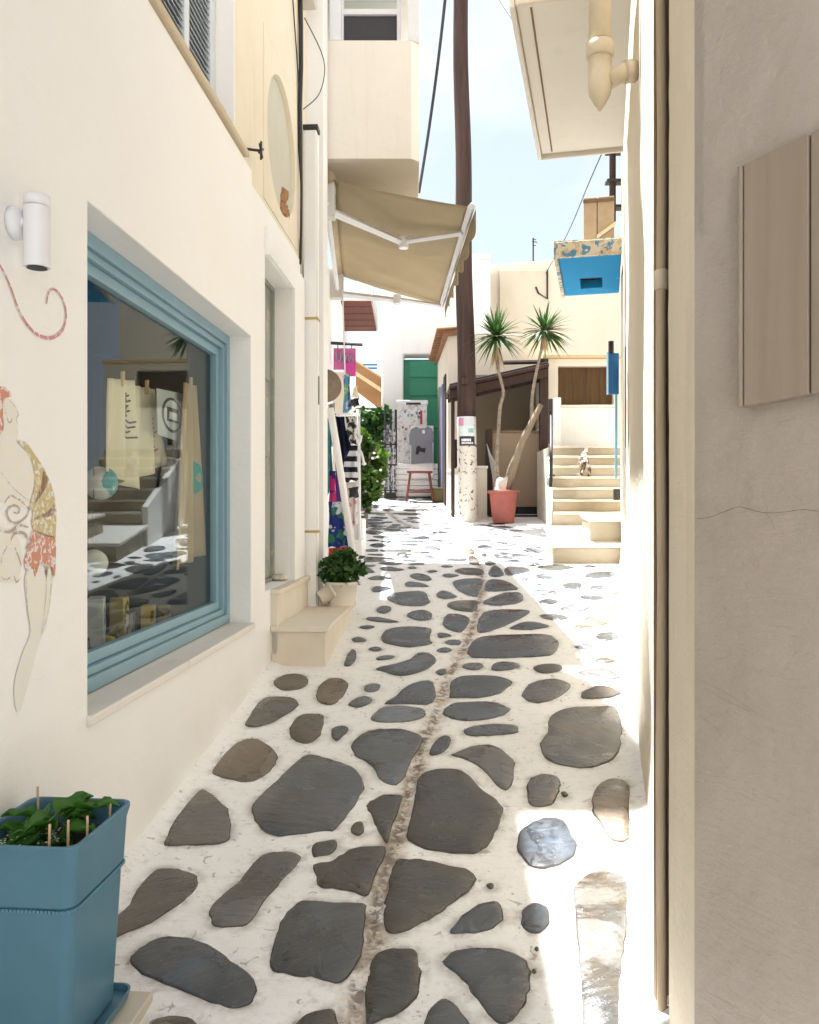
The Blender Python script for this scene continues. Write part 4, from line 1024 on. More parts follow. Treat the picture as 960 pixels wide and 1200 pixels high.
# weathered board on the near wall
def nhit(px, py, off=0.02):
    d = ray(px, py); o = Vector((0, 0, EYE)); nn = Vector((fn.x, fn.y, 0)); p0_ = Vector((CX0, CY0, 0)) + nn*off
    t = (p0_ - o).dot(nn)/d.dot(nn); q = o + d*t
    return (Vector((q.x - CX0, q.y - CY0)).dot(fd), q.z)
a = nhit(870, 478); b = nhit(955, 462); c = nhit(870, 197); d_ = nhit(955, 158)
brd = thing('wooden_board', 'faded brown plank board fixed to the shaded near wall', 'board', (CX0 + fd.x*a[0], CY0 + fd.y*a[0], a[1]))
def plank(s0, s1, name, dz=0.0):
    m = MB(); nn = fn
    def P3(s, z, o): return (CX0 + fd.x*s + nn.x*o, CY0 + fd.y*s + nn.y*o, z)
    sl_b = (b[1]-a[1])/(b[0]-a[0]); sl_t = (d_[1]-c[1])/(d_[0]-c[0])
    zb0, zb1 = a[1] + sl_b*(s0-a[0]), a[1] + sl_b*(s1-a[0]); zt0, zt1 = c[1] + sl_t*(s0-a[0]), c[1] + sl_t*(s1-a[0])
    m.hexa([P3(s0, zb0, 0.005), P3(s1, zb1, 0.005), P3(s1, zb1, 0.034+dz), P3(s0, zb0, 0.034+dz), P3(s0, zt0, 0.005), P3(s1, zt1, 0.005), P3(s1, zt1, 0.034+dz), P3(s0, zt0, 0.034+dz)])
    return obj(name, m, M_BOARD, brd, world=True, bevel=0.003)
plank(a[0], a[0]+0.010, 'batten', 0.003); plank(a[0]+0.012, b[0]-0.004, 'plank'); plank(b[0], b[0]+0.16, 'plank'); plank(b[0]+0.164, b[0]+0.33, 'plank')
# rusty pipe in the gap between the two houses
gp = thing('gap_pipe', 'thin rusty cream pipe in the gap beside the near corner', 'pipe', (at(776, 0, 2.16).x, 2.16, gz(2.16)))
xg = at(775, 0, 2.18).x
obj('pipe', MB().tube([(xg + 0.002*math.sin(k*1.3), 2.18, -0.1 + 0.24*k) for k in range(22)], 0.0135, 10), wood('rusty_cream', (0.60, 0.50, 0.36), (0.40, 0.30, 0.19), 0.8, (1, 1, 0.10), 7), gp, world=True, smooth=True)
obj('coupling', MB().lathe([(0.012, 0), (0.019, 0.004), (0.019, 0.05), (0.012, 0.056)], (xg, 2.18, at(0, 340, 2.18).z), 12), M_PVC, gp, world=True, smooth=True)
obj('backing', MB().box((xg-0.004, 2.215, -0.1), (xg+0.05, 2.235, 5.0)), wood('rotten_wood', (0.30, 0.21, 0.12), (0.14, 0.09, 0.05)), gp, world=True)
# ================================================================== FAR END
# stairs
def yx(px, Y): return at(px, 0, Y).x
st = thing('stone_stairs', 'worn marble stairs climbing beside the sunlit wall', 'stairs', (2.1, 10.2, gz(9.0)))
pyf = 8.87; zp0 = 1.145; zp1 = 1.335; y0s = 9.90; tr = 0.28; rs = 0.1535
xl, xr = yx(641, y0s), RF.w(0, 10.0, 0).x + 0.05
def slabp(x0a, x0b, x1, ya, yb, zt0, zt1, th): # sloping slab
    return MB().hexa([(x0a, ya, zt0-th), (x1, ya, zt0-th), (x1, yb, zt1-th), (x0b, yb, zt1-th), (x0a, ya, zt0), (x1, ya, zt0), (x1, yb, zt1), (x0b, yb, zt1)])
pxa, pxb = yx(645, pyf), yx(641, y0s)
obj('landing_slab', slabp(pxa-0.02, pxb-0.02, xr, pyf-0.02, y0s+0.02, zp0, zp1, 0.04), plaster('white_slab', (0.80, 0.77, 0.70), 0.08, 0.2), st, world=True, bevel=0.008)
mb = MB(); mb.hexa([(pxa+0.03, pyf, 0.7), (xr, pyf, 0.7), (xr, y0s, 0.8), (pxb+0.03, y0s, 0.8), (pxa+0.03, pyf, zp0-0.042), (xr, pyf, zp0-0.042), (xr, y0s, zp1-0.042), (pxb+0.03, y0s, zp1-0.042)])
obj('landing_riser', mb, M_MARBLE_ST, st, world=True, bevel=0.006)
bx0_, bx1_ = yx(690, 8.98), xr - 0.04
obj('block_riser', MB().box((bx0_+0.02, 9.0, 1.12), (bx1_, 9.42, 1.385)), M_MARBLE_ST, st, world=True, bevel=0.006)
obj('block_slab', slabp(bx0_, bx0_, bx1_+0.01, 8.97, 9.44, 1.415, 1.47, 0.03), plaster('white_slab2', (0.80, 0.77, 0.70), 0.08, 0.2), st, world=True, bevel=0.006)
for k in range(7):
    ya = y0s + tr*k; zt_ = zp1 + rs*(k+1)
    xa, xb = yx(648, ya), yx(727, ya) + 0.10
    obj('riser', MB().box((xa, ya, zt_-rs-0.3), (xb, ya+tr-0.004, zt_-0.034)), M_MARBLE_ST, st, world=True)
    obj('tread', MB().box((xa, ya-0.022, zt_-0.032), (xb, ya+tr-0.001, zt_)), M_MARBLE, st, world=True, bevel=0.006)
yl = y0s + tr*7
obj('top_landing', MB().box((yx(642, yl), yl, 0.9), (2.95, yl+1.0, zp1+rs*7-0.002)), M_MARBLE, st, world=True)
obj('cheek_wall', MB().hexa([(yx(640, 9.9), 9.9, 0.8), (yx(647.5, 9.9), 9.9, 0.8), (yx(648, yl), yl-0.01, 0.8), (yx(641, yl), yl-0.01, 0.8),
     (yx(640, 9.9), 9.9, 1.55), (yx(647.5, 9.9), 9.9, 1.55), (yx(648, yl), yl-0.01, 2.30), (yx(641, yl), yl-0.01, 2.30)]), M_WHITE_FAR, st, world=True, bevel=0.01)
# parapet wall at the top
pw = thing('parapet_wall', 'white parapet wall closing the top of the stairs', 'wall', (yx(690, 12.0), 12.05, zp1+rs*7))
zz_ = lambda py, Y: at(0, py, Y).z
obj('panel', MB().box((yx(656, 12), 12.0, zz_(530, 12)), (yx(722, 12), 12.15, zz_(477, 12))), M_WHITE_FAR, pw, world=True, bevel=0.01)
obj('pier', MB().box((yx(648, 11.9), 11.85, zz_(540, 11.9)), (yx(657, 11.9), 12.1, zz_(466, 11.9))), M_WHITE_FAR, pw, world=True, bevel=0.01)
obj('coping', MB().box((yx(657.5, 12), 11.98, zz_(477, 12)+0.001), (yx(722, 12), 12.17, zz_(477, 12)+0.03)), M_CREAM, pw, world=True, bevel=0.006)
hr = thing('handrail', 'black iron handrail post at the left foot of the stairs', 'handrail', (yx(645, 10.6), 10.6, 1.3))
mb = MB(); mb.tube([(yx(645, 10.5), 10.5, zz_(584, 10.5)), (yx(646, 10.7), 10.7, zz_(552, 10.7)), (yx(646, 11.4), 11.4, zz_(468, 11.4))], 0.022, 8); obj('post', mb, M_IRON, hr, world=True, smooth=True)
obj('foot', MB().box((yx(643, 10.5), 10.47, zz_(587, 10.5)), (yx(647.5, 10.5), 10.53, zz_(582, 10.5))), M_IRON, hr, world=True)
obj('bracket', MB().tube([(yx(643, 10.7), 10.66, zz_(557, 10.7)), (yx(650, 10.7), 10.70, zz_(557, 10.7))], 0.012, 6), M_IRON, hr, world=True)
obj('panel', MB().box((yx(642.5, 11.3), 11.25, zz_(520, 11.3)), (yx(647, 11.3), 11.3, zz_(468, 11.3))), M_IRON, hr, world=True)
# house above the stairs
eh = thing('stair_house', 'cream house above the stairs with a dark brown shuttered opening', 'house', (yx(690, 13.2), 13.2, 2.0))
Y = 13.0
wl_ = wall_holes(yx(638, Y), yx(760, Y), 1.6, zz_(420, Y), [(yx(654, Y), yx(719, Y), zz_(476, Y), zz_(429, Y))], 0, 0.9)
wl_.v = [(v[1], Y + v[0], v[2]) for v in wl_.v]; wl_.f = [f[::-1] for f in wl_.f]
obj('wall', wl_, M_CREAM, eh, world=True, bevel=0.01)
obj('cornice', MB().box((yx(636, Y), Y-0.06, zz_(420, Y)+0.002), (yx(762, Y), Y+0.9, zz_(416, Y))), plaster('ochre_band', (0.66, 0.50, 0.30), 0.1, 0.2), eh, world=True, bevel=0.006)
for k in range(4):
    xa = yx(654.5 + 16.1*k, Y+0.12); xb = yx(654.5 + 16.1*(k+1) - 0.12, Y+0.12)
    obj('shutter_board', MB().box((xa, Y+0.10, zz_(475.5, Y)), (xb, Y+0.13+0.006*(k % 2), zz_(429.5, Y))), wood('old_brown_boards', (0.11, 0.062, 0.022), (0.065, 0.036, 0.015), 0.8), eh, world=True, bevel=0.004)
# back house: pale cream wall with roofline against the sky
bh = thing('back_house', 'large pale cream house closing the view behind the palms', 'house', (2.4, 18.5, 1.8))
Y = 18.0
obj('wall', MB().hexa([(yx(516, Y), Y, 1.0), (yx(800, Y), Y, 1.0), (yx(800, Y), Y+5, 1.0), (yx(516, Y), Y+5, 1.0), (yx(516, Y), Y, zz_(316, Y)), (yx(800, Y), Y, zz_(290, Y)), (yx(800, Y), Y+5, zz_(290, Y)), (yx(516, Y), Y+5, zz_(316, Y))]), M_CREAM, bh, world=True, bevel=0.03)
obj('raised_bay', MB().box((yx(585, Y), Y-0.10, zz_(440, Y)), (yx(640, Y), Y-0.002, zz_(318, Y))), plaster('bay_render', (0.70, 0.63, 0.50), 0.12, 0.2), bh, world=True, bevel=0.01)
mb = MB(); xx = yx(640.5, Y)
mb.tube([(xx, Y-0.12, zz_(318, Y)), (xx, Y-0.12, zz_(352, Y)), (xx-0.2, Y-0.12, zz_(345, Y)), (xx-0.25, Y-0.12, zz_(338, Y))], 0.02, 6); obj('wall_wire', mb, M_IRON, bh, world=True)
ant = thing('roof_antenna', 'thin television antenna on the roof of the back house', 'antenna', (yx(625, 19), 19.0, zz_(308, 19)))
mb = MB(); mb.tube([(yx(625, 19), 19, zz_(312, 19)), (yx(625, 19), 19, zz_(279, 19))], 0.018, 6); obj('mast', mb, M_IRON, ant, world=True)
mb = MB(); 
for py, w_ in ((280, 3.5), (283, 5), (287, 3)): mb.tube([(yx(625-w_*0.3, 19), 19, zz_(py, 19)), (yx(625+w_, 19), 19, zz_(py+1, 19))], 0.011, 6)
obj('elements', mb, M_IRON, ant, world=True)
acu = thing('air_conditioner', 'grey louvred air conditioner unit between the two palm crowns', 'air conditioner', (yx(606, 14.6), 14.6, zz_(430, 14.6)))
ax0, ax1, az0, az1 = yx(593, 14.6), yx(621, 14.6), zz_(431, 14.6), zz_(398, 14.6)
obj('case', MB().box((ax0, 14.6, az0), (ax1, 14.9, az1)), flat('grey_metal', (0.36, 0.35, 0.33), 0.5), acu, world=True, bevel=0.01)
for k in range(8):
    q = ax0 + 0.025 + (ax1-ax0-0.05)*k/8; obj('louvre', MB().box((q, 14.585, az0+0.04), (q+0.028, 14.598, az1-0.04)), flat('dark_louvre', (0.16, 0.16, 0.16), 0.5), acu, world=True)
# white house with green door
gh = thing('green_door_house', 'tall white house at the end of the lane with a green door', 'house', (0.0, 17.5, 1.7))
Y = 16.6
gw = wall_holes(yx(447, Y), yx(575, Y), 1.0, zz_(303, Y), [(yx(473, Y), yx(522, Y), 1.5, zz_(415, Y))], 0, 0.5)
gw.v = [(v[1], Y + v[0], v[2]) for v in gw.v]; gw.f = [f[::-1] for f in gw.f]
obj('wall', gw, M_WHITE_FAR, gh, world=True, bevel=0.04, seg=3)
obj('side_wall', MB().box((yx(447, Y)+0.002, Y+0.502, 1.0), (yx(447, Y)+0.4, Y+5, zz_(303, Y))), M_WHITE_FAR, gh, world=True)
obj('roof', MB().box((yx(447, Y)+0.01, Y+0.01, zz_(303, Y)+0.001), (yx(575, Y), Y+5, zz_(303, Y)+0.1)), M_WHITE_FAR, gh, world=True)
gd = obj('door', MB().box((yx(472, Y), Y+0.24, 1.5), (yx(522, Y), Y+0.30, zz_(419, Y))), M_GREEN, gh, world=True)
for (pa, pb) in ((421, 440), (443, 462), (465, 500), (503, 585)):
    obj('door_panel', MB().box((yx(478, Y)+0.03, Y+0.215, zz_(pb, Y)), (yx(520, Y), Y+0.238, zz_(pa, Y))), M_GREEN, gd, world=True, bevel=0.008)
# low house with tiled eave and kiosk openings
th = thing('tiled_house', 'low cream house with tiled eave behind the utility pole', 'house', (1.3, 14.5, 1.4))
hx, hY = yx(525, 14.0), 14.0
side = [(hx, hY), (yx(513, 16.4), 16.4), (2.6, 16.4), (2.6, hY)]
obj('wall', MB().prism(side, 1.2, zz_(392, 14.0)), M_CREAM, th, world=True, bevel=0.01)
mb = MB()
e0 = Vector((yx(520, 13.8), 13.8, zz_(385, 13.8))); e1 = Vector((yx(509.5, 16.4), 16.4, zz_(428, 16.4)+0.12))
obj('roof_slab', MB().hexa([(e0.x, 13.85, e0.z-0.10), (1.05, 13.85, e0.z-0.04), (1.05, 16.5, e1.z-0.04), (e1.x, 16.5, e1.z-0.10), (e0.x, 13.85, e0.z-0.05), (1.05, 13.85, e0.z+0.01), (1.05, 16.5, e1.z+0.01), (e1.x, 16.5, e1.z-0.05)]), M_TILE, th, world=True)
tl = None
for k in range(14):
    p = e0.lerp(e1, k/13)
    m_ = MB(); n_ = 8
    ring = [(0.085*math.cos(math.pi*q/n_), 0.05*math.sin(math.pi*q/n_)) for q in range(n_+1)]
    if tl is None:
        m_.v = [(-0.12, a_, b_) for a_, b_ in ring] + [(0.30, a_, b_+0.03) for a_, b_ in ring]
        m_.f = [(q, q+1, n_+2+q, n_+1+q) for q in range(n_)]
        tl = obj('roof_tile', m_, M_TILE, th, loc=tuple(ROOTM[th.name].inverted() @ (p + Vector((0, 0, -0.035)))), solid=0.015)
    else: share(tl, th, tuple(ROOTM[th.name].inverted() @ (p + Vector((0, 0, -0.035)))))
for (pa, pb, Yq) in ((514.5, 516.6, 15.8), (518, 520.8, 15.0)):
    pass
for (ya, yb, za, zb_, c_) in ((14.3, 14.75, 1.75, zz_(440, 14.5), M_WOODD), (15.0, 15.5, 1.7, zz_(452, 15.2), flat('violet_blue', (0.20, 0.20, 0.34), 0.6)), (15.75, 16.1, 1.7, zz_(455, 15.9), flat('olive_panel', (0.30, 0.36, 0.20), 0.6))):
    def sx(y): return hx + (yx(513, 16.4)-hx)*(y-hY)/(16.4-hY)
    obj('side_door', MB().hexa([(sx(ya)-0.02, ya, za-0.4), (sx(ya)+0.01, ya, za-0.4), (sx(yb)+0.01, yb, za-0.4), (sx(yb)-0.02, yb, za-0.4), (sx(ya)-0.02, ya, zb_), (sx(ya)+0.01, ya, zb_), (sx(yb)+0.01, yb, zb_), (sx(yb)-0.02, yb, zb_)]), c_, th, world=True)
# kiosk lean-to
kk = thing('lean_to', 'dark timber lean-to shed with tan wall behind the red pot', 'shed', (1.3, 12.9, gz(12.9)))
Yk = 12.75
obj('low_wall', MB().prism([(yx(541, 12.55), 12.55), (yx(571, 12.6), 12.6), (yx(571, 12.6), 12.85), (yx(546, 12.9), 12.9), (yx(527, 14.0), 13.98), (yx(522, 14.6), 13.98)], 1.0, zz_(549, 12.6)), M_CREAM, kk, world=True, bevel=0.008)
obj('sill', MB().prism([(yx(540, 12.53), 12.53), (yx(572, 12.58), 12.58), (yx(572, 12.6), 12.87), (yx(547, 12.9), 12.92), (yx(528, 14.0), 13.97), (yx(521.5, 14.6), 13.97)], zz_(549, 12.6)+0.001, zz_(549, 12.6)+0.04), M_WHITE_FAR, kk, world=True)
obj('back_wall', MB().box((yx(545, 13.95), 13.9, 1.2), (yx(636, 13.95), 13.96, zz_(440, 13.95))), M_SHED, kk, world=True)
obj('floor', MB().box((yx(572, 12.9), 12.8, 1.1), (yx(640, 12.9), 13.9, gz(12.9)+0.02)), M_DARK, kk, world=True)
obj('brown_panel', MB().box((yx(577, 13.1), 13.1, zz_(594, 13.1)), (yx(634, 13.1), 13.14, zz_(507, 13.1))), plaster('tan_panel', (0.34, 0.255, 0.175), 0.1, 0.1), kk, world=True, bevel=0.006)
obj('panel_top', MB().box((yx(576, 13.1), 13.08, zz_(507, 13.1)+0.002), (yx(635, 13.1), 13.16, zz_(505.5, 13.1)+0.01)), M_SHED, kk, world=True)
obj('base_board', MB().box((yx(577, 13.15), 13.15, gz(13.1)), (yx(634, 13.15), 13.19, zz_(594, 13.1))), M_DARK, kk, world=True)
for (p_a, p_b, yy, top) in ((633, 643, 12.8, 420), (529, 533, 12.8, 455), (569, 577, 13.0, 503)):
    obj('post', MB().box((yx(p_a, yy), yy, gz(yy)-0.05), (yx(p_b, yy), yy+0.12, zz_(top, yy))), M_WOODD, kk, world=True, bevel=0.006)
b0 = (yx(527, 12.7), zz_(457, 12.7)); b1 = (yx(643, 12.7), zz_(431, 12.7))
def beam(dy, w_, th_, dz, name, mat):
    return obj(name, MB().hexa([(b0[0], 12.7+dy, b0[1]+dz-th_), (b1[0], 12.7+dy, b1[1]+dz-th_), (b1[0], 12.7+dy+w_, b1[1]+dz-th_+0.0), (b0[0], 12.7+dy+w_, b0[1]+dz-th_), (b0[0], 12.7+dy, b0[1]+dz), (b1[0], 12.7+dy, b1[1]+dz), (b1[0], 12.7+dy+w_, b1[1]+dz), (b0[0], 12.7+dy+w_, b0[1]+dz)]), mat, kk, world=True, bevel=0.008)
beam(0, 0.10, 0.13, 0, 'beam', M_WOODD); beam(-0.06, 1.25, 0.05, 0.056, 'roof_board', M_WOODD); beam(0.02, 1.1, 0.035, 0.10, 'roof_board', M_WOODD); beam(0.55, 0.09, 0.12, -0.002, 'beam', M_WOODD)
obj('top_rail', MB().tube([(yx(590, 12.9), 12.9, zz_(425, 12.9)), (yx(642, 12.9), 12.9, zz_(424, 12.9))], 0.035, 6), M_WOODD, kk, world=True)
obj('window_shutter', MB().box((yx(531, 12.95), 12.95, zz_(549, 12.95)), (yx(541, 12.95), 12.99, zz_(515, 12.95))), M_WOODD, kk, world=True)
obj('notice_panel', MB().box((yx(539, 13.2), 13.2, zz_(512, 13.2)), (yx(545, 13.2), 13.22, zz_(492, 13.2))), plaster('orange_panel', (0.42, 0.15, 0.06), 0.1, 0.1), kk, world=True)
mb = MB()
for k in range(6): mb.tube(catline([(yx(571+k, 12.75), 12.78, zz_(520+3*k, 12.75)), (yx(575+1.2*k, 12.7), 12.68, zz_(545, 12.75)), (yx(580+k, 12.7), 12.6, zz_(580, 12.75))], 4), 0.005, 5)
obj('hanging_wires', mb, M_GREYW, kk, world=True)
# ------------------------------------------------- utility pole
pY = 12.35; pb = at(548.5, 611, pY); pt = at(539, -60, pY)
pole = thing('utility_pole', 'dark wooden utility pole painted white at its foot', 'pole', (pb.x, pb.y, gz(pY)))
lerp = lambda t: Vector(pb).lerp(Vector(pt), t)
def pz(py): return (611-py)/671.0
N_ = 16
pts = [lerp(pz(489) + (1-pz(489))*k/N_) + Vector((0.012*math.sin(k*0.9), 0, 0)) for k in range(N_+1)]
obj('shaft', MB().tube(pts, [0.140 - 0.035*k/N_ for k in range(N_+1)], 20), M_WOODD, pole, world=True, smooth=True)
pts = [lerp(-0.02 + (pz(489)+0.02)*k/8) for k in range(9)]
obj('painted_foot', MB().tube(pts, [0.153 - 0.010*k/8 for k in range(9)], 22), blotch('flaking_white', (0.66, 0.61, 0.53), (0.16, 0.12, 0.09), 15.0, 0.62), pole, world=True, smooth=True)
def sticker(pa, pb_, c_, da, db, k=3):
    m = MB(); r_ = 0.152
    def f(u, v):
        c0 = lerp(pz(pa + (pb_-pa)*v)); a_ = R(da + (db-da)*u)
        return (c0.x + r_*math.sin(a_), c0.y - r_*math.cos(a_), c0.z)
    m.grid(f, 8, k); return m
for (pa, pb_, da, db, c_) in ((489, 504, -60, 40, (0.60, 0.62, 0.66)), (491, 500, -58, -20, (0.62, 0.25, 0.38)), (500, 512, -45, 45, (0.66, 0.74, 0.72)), (503, 508, 5, 40, (0.25, 0.46, 0.46)), (512, 523, -50, 45, (0.03, 0.03, 0.04)), (515, 518, -35, 20, (0.75, 0.75, 0.75)), (519, 521, -35, 35, (0.75, 0.75, 0.75))):
    obj('sticker', sticker(pa, pb_, None, da, db), flat('paper', c_, 0.6, 0.1), pole, world=True, solid=0.002)
obj('bracket', MB().box((pb.x-0.10, pY-0.18, lerp(pz(452)).z), (pb.x-0.02, pY-0.05, lerp(pz(445)).z)), M_WOODD, pole, world=True)
# ------------------------------------------------- red pot and yuccas
pc = ground_at(590, 611); pc.y = 12.15; pc.x = yx(590, 12.15); gzp = gz(12.15)
rp = thing('plant_pot', 'red plastic plant pot holding the yucca trunks', 'pot', (pc.x, pc.y, gzp))
obj('body', MB().lathe([(0.155, 0.0), (0.165, 0.10), (0.172, 0.115), (0.205, 0.40), (0.205, 0.43), (0.235, 0.435), (0.238, 0.475), (0.222, 0.478), (0.200, 0.40), (0.0, 0.395)], (0,0,0), 32, cap=False), M_TERRA, rp, smooth=True)
obj('soil', MB().lathe([(0.0, 0.402), (0.20, 0.400)], (0,0,0), 24, cap=False), M_SOIL, rp)
mb = MB(); 
def bagf(u, v):
    a = 2*math.pi*u; r = 0.15*(1-v*0.35)*(1+0.22*noise.noise((math.cos(a)*2, math.sin(a)*2, v*3))); return (-0.03 + r*math.cos(a) + 0.05*v, r*math.sin(a), 0.40 + 0.26*v + 0.05*noise.noise((math.cos(a)*2, math.sin(a)*2, 4+v*3)))
mb.grid(bagf, 20, 8); mb.f.append(tuple(range(8*21, 8*21+20)))
obj('crumpled_sack', mb, plaster('sack', (0.62, 0.56, 0.50), 0.2, 0.6), rp, smooth=True)
def blade(mb, base, dirv, L, w, droop):
    d = dirv.normalized(); s = d.cross(Vector((0,0,1)));
    s = s.normalized() if s.length > 1e-3 else Vector((1,0,0))
    pts = []
    for k in range(4):
        t = k/3; p = base + d*L*t + Vector((0,0,-droop*L*t*t)); ww = w*(1 - t)**0.6*(0.7+0.6*min(1, t*3)) if k < 3 else 0.001
        pts += [p + s*ww, p - s*ww]
    mb.add(pts, [(2*k, 2*k+1, 2*k+3, 2*k+2) for k in range(3)])
yr = random.Random(5)
def yucca(label, pxs, cpx, cY, rad, skirt, base_t):
    root = thing('yucca', label, 'yucca', (pc.x, pc.y, gzp+0.40), group='yuccas in the red pot')
    pts = catline([Vector(p) for p in pxs], 6); n = len(pts)
    obj('trunk', MB().tube(pts, [base_t*(1.0 - 0.35*i/n) for i in range(n)], 9), M_BARK, root, world=True, smooth=True)
    c = at(cpx[0], cpx[1], cY); mb = MB()
    for k in range(120):
        z = yr.uniform(-0.55, 1.0); a = yr.uniform(0, 2*math.pi); q = math.sqrt(max(0, 1-z*z))
        d = Vector((q*math.cos(a), q*math.sin(a), z)); blade(mb, c + d*0.03, d, rad*yr.uniform(0.75, 1.08), 0.019, 0.10 + 0.22*(1-max(0, z)))
    obj('crown', mb, M_YUC, root, world=True)
    mb = MB()
    for k in range(46 if skirt else 16):
        a = yr.uniform(0, 2*math.pi); d = Vector((0.30*math.cos(a), 0.30*math.sin(a), -1)); blade(mb, c + Vector((0, 0, -0.02 - yr.random()*0.12)), d, rad*yr.uniform(0.5, 1.0 if skirt else 0.6), 0.018, 0.0)
    obj('dry_skirt', mb, M_STRAW, root, world=True)
def Pp(px, py, Y): return at(px, py, Y)
yucca('left yucca with shaggy dry skirt under its crown', [(pc.x-0.03, pc.y, gzp+0.40), Pp(583, 545, 12.2), Pp(586, 480, 12.2), Pp(590, 460, 12.2), Pp(584, 432, 12.2), Pp(582, 398, 12.2)], (582, 394), 12.2, 0.50, True, 0.030)
yucca('right yucca on a slim trunk rising from the leaning stem', [(pc.x+0.03, pc.y, gzp+0.40), Pp(597, 550, 12.15), Pp(612, 520, 12.2), Pp(622, 498, 12.2), Pp(624, 465, 12.2), Pp(629, 435, 12.2), Pp(638, 395, 12.2)], (638, 388), 12.2, 0.45, False, 0.030)
ls = thing('sawn_limb', 'bare sawn limb leaning out of the red pot', 'limb', (pc.x+0.05, pc.y-0.03, gzp+0.45))
obj('limb', MB().tube([(pc.x+0.03, pc.y-0.06, gzp+0.45), Pp(612, 517, 12.05), Pp(634, 474, 12.0)], [0.06, 0.05, 0.042], 10), wood('tan_bark', (0.20, 0.15, 0.10), (0.30, 0.23, 0.16), 0.9), ls, world=True, smooth=True)
# ------------------------------------------------- cat on the stairs
cat = None
def make_cat():
    kx = yx(685, 10.85)
    z3 = zp1 + rs*4; z4 = zp1 + rs*5; y3 = y0s + tr*3; y4 = y0s + tr*4
    V = [((0, 0.04, z3+0.185), 0.072), ((0.005, 0.14, z3+0.225), 0.070), ((0.015, 0.23, z3+0.26), 0.058), ((0.045, 0.31, z3+0.305), 0.044), ((0.075, 0.37, z3+0.335), 0.047), ((0.085, 0.415, z3+0.325), 0.022),
         ((-0.05, 0.03, z3+0.13), 0.040), ((-0.055, -0.01, z3+0.07), 0.022), ((-0.05, 0.0, z3+0.012), 0.019), ((-0.05, 0.035, z3+0.010), 0.015),
         ((0.05, 0.05, z3+0.13), 0.040), ((0.055, 0.02, z3+0.07), 0.022), ((0.05, 0.04, z3+0.012), 0.019), ((0.05, 0.07, z3+0.010), 0.015),
         ((-0.035, 0.26, z3+0.20), 0.028), ((-0.035, 0.27, z4+0.012+0.0), 0.018), ((-0.035, 0.30, z4+0.010), 0.014),
         ((0.05, 0.26, z3+0.20), 0.028), ((0.05, 0.29, z4+0.012), 0.018), ((0.05, 0.32, z4+0.010), 0.014),
         ((-0.01, -0.02, z3+0.19), 0.022), ((-0.03, -0.07, z3+0.11), 0.016), ((-0.08, -0.10, z3+0.035), 0.014), ((-0.15, -0.09, z3+0.016), 0.012),
         ((0.055, 0.365, z3+0.382), 0.014), ((0.05, 0.365, z3+0.408), 0.005), ((0.10, 0.365, z3+0.382), 0.014), ((0.106, 0.365, z3+0.408), 0.005)]
    E = [(0,1),(1,2),(2,3),(3,4),(4,5),(0,6),(6,7),(7,8),(8,9),(0,10),(10,11),(11,12),(12,13),(2,14),(14,15),(15,16),(2,17),(17,18),(18,19),(0,20),(20,21),(21,22),(22,23),(4,24),(24,25),(4,26),(26,27)]
    me = bpy.data.meshes.new('cat'); me.from_pydata([(v[0][0], v[0][1], v[0][2]-z3) for v in V], E, [])
    o = bpy.data.objects.new('cat', me); COL.objects.link(o); o.location = (kx, y3+0.03, z3)
    m = o.modifiers.new('skin', 'SKIN'); m.use_smooth_shade = True; m.branch_smoothing = 0.6
    for i, v in enumerate(V): me.skin_vertices[0].data[i].radius = (v[1], v[1])
    me.skin_vertices[0].data[1].use_root = True; 
    s = o.modifiers.new('sub', 'SUBSURF'); s.levels = 2; s.render_levels = 2
    me.materials.append(blotch('calico_fur', (0.48, 0.43, 0.36), (0.05, 0.035, 0.03), 9.0, 0.50, (0.26, 0.14, 0.06)))
    return tag(o, 'calico cat climbing the marble stairs, seen from behind', 'cat')
make_cat()
# ------------------------------------------------- stool, cabinet, rack, shirt, crate
sY = 15.0; sc_ = at(492, 588, sY); sg = gz(sY)
sto = thing('wooden_stool', 'tall reddish wooden stool in front of the white cabinet', 'stool', (sc_.x, sY, sg))
h_ = at(0, 552, sY).z - sg; w_ = 0.19
obj('seat', MB().box((-0.235, -0.17, h_-0.035), (0.235, 0.17, h_)), M_WOODR, sto, bevel=0.01)
for (sx_, sy_) in ((-1,-1), (1,-1), (1,1), (-1,1)):
    obj('leg', MB().tube([(sx_*w_*0.9, sy_*0.12, h_-0.036), (sx_*(w_+0.055), sy_*0.17, 0.0)], 0.022, 6), M_WOODR, sto)
for (p, q) in (((-0.225, -0.155, 0.17), (0.225, -0.155, 0.17)), ((-0.225, 0.155, 0.22), (0.225, 0.155, 0.22)), ((-0.22, -0.15, 0.25), (-0.22, 0.15, 0.25)), ((0.22, -0.15, 0.25), (0.22, 0.15, 0.25))):
    obj('stretcher', MB().tube([p, q], 0.014, 6), M_WOODR, sto)
cY = 15.75; cg = gz(cY)
cab = thing('display_cabinet', 'tall white sticker covered display cabinet left of the green door', 'cabinet', (yx(482, cY), cY+0.2, cg))
x0, x1 = yx(466, cY), yx(500.5, cY)
obj('body', MB().box((x0, cY, cg-0.02), (x1, cY+0.4, zz_(472, cY))), blotch('stickered_white', (0.72, 0.70, 0.68), (0.40, 0.42, 0.44), 9.0, 0.62, (0.55, 0.52, 0.55)), cab, world=True, bevel=0.015)
obj('head', MB().box((x0-0.02, cY-0.03, zz_(474, cY)), (x1+0.02, cY+0.41, zz_(469, cY))), M_WMETAL, cab, world=True, bevel=0.02)
obj('slot', MB().box((yx(476, cY), cY-0.034, zz_(474.5, cY)), (yx(493, cY), cY-0.0305, zz_(472, cY))), M_IRON, cab, world=True)
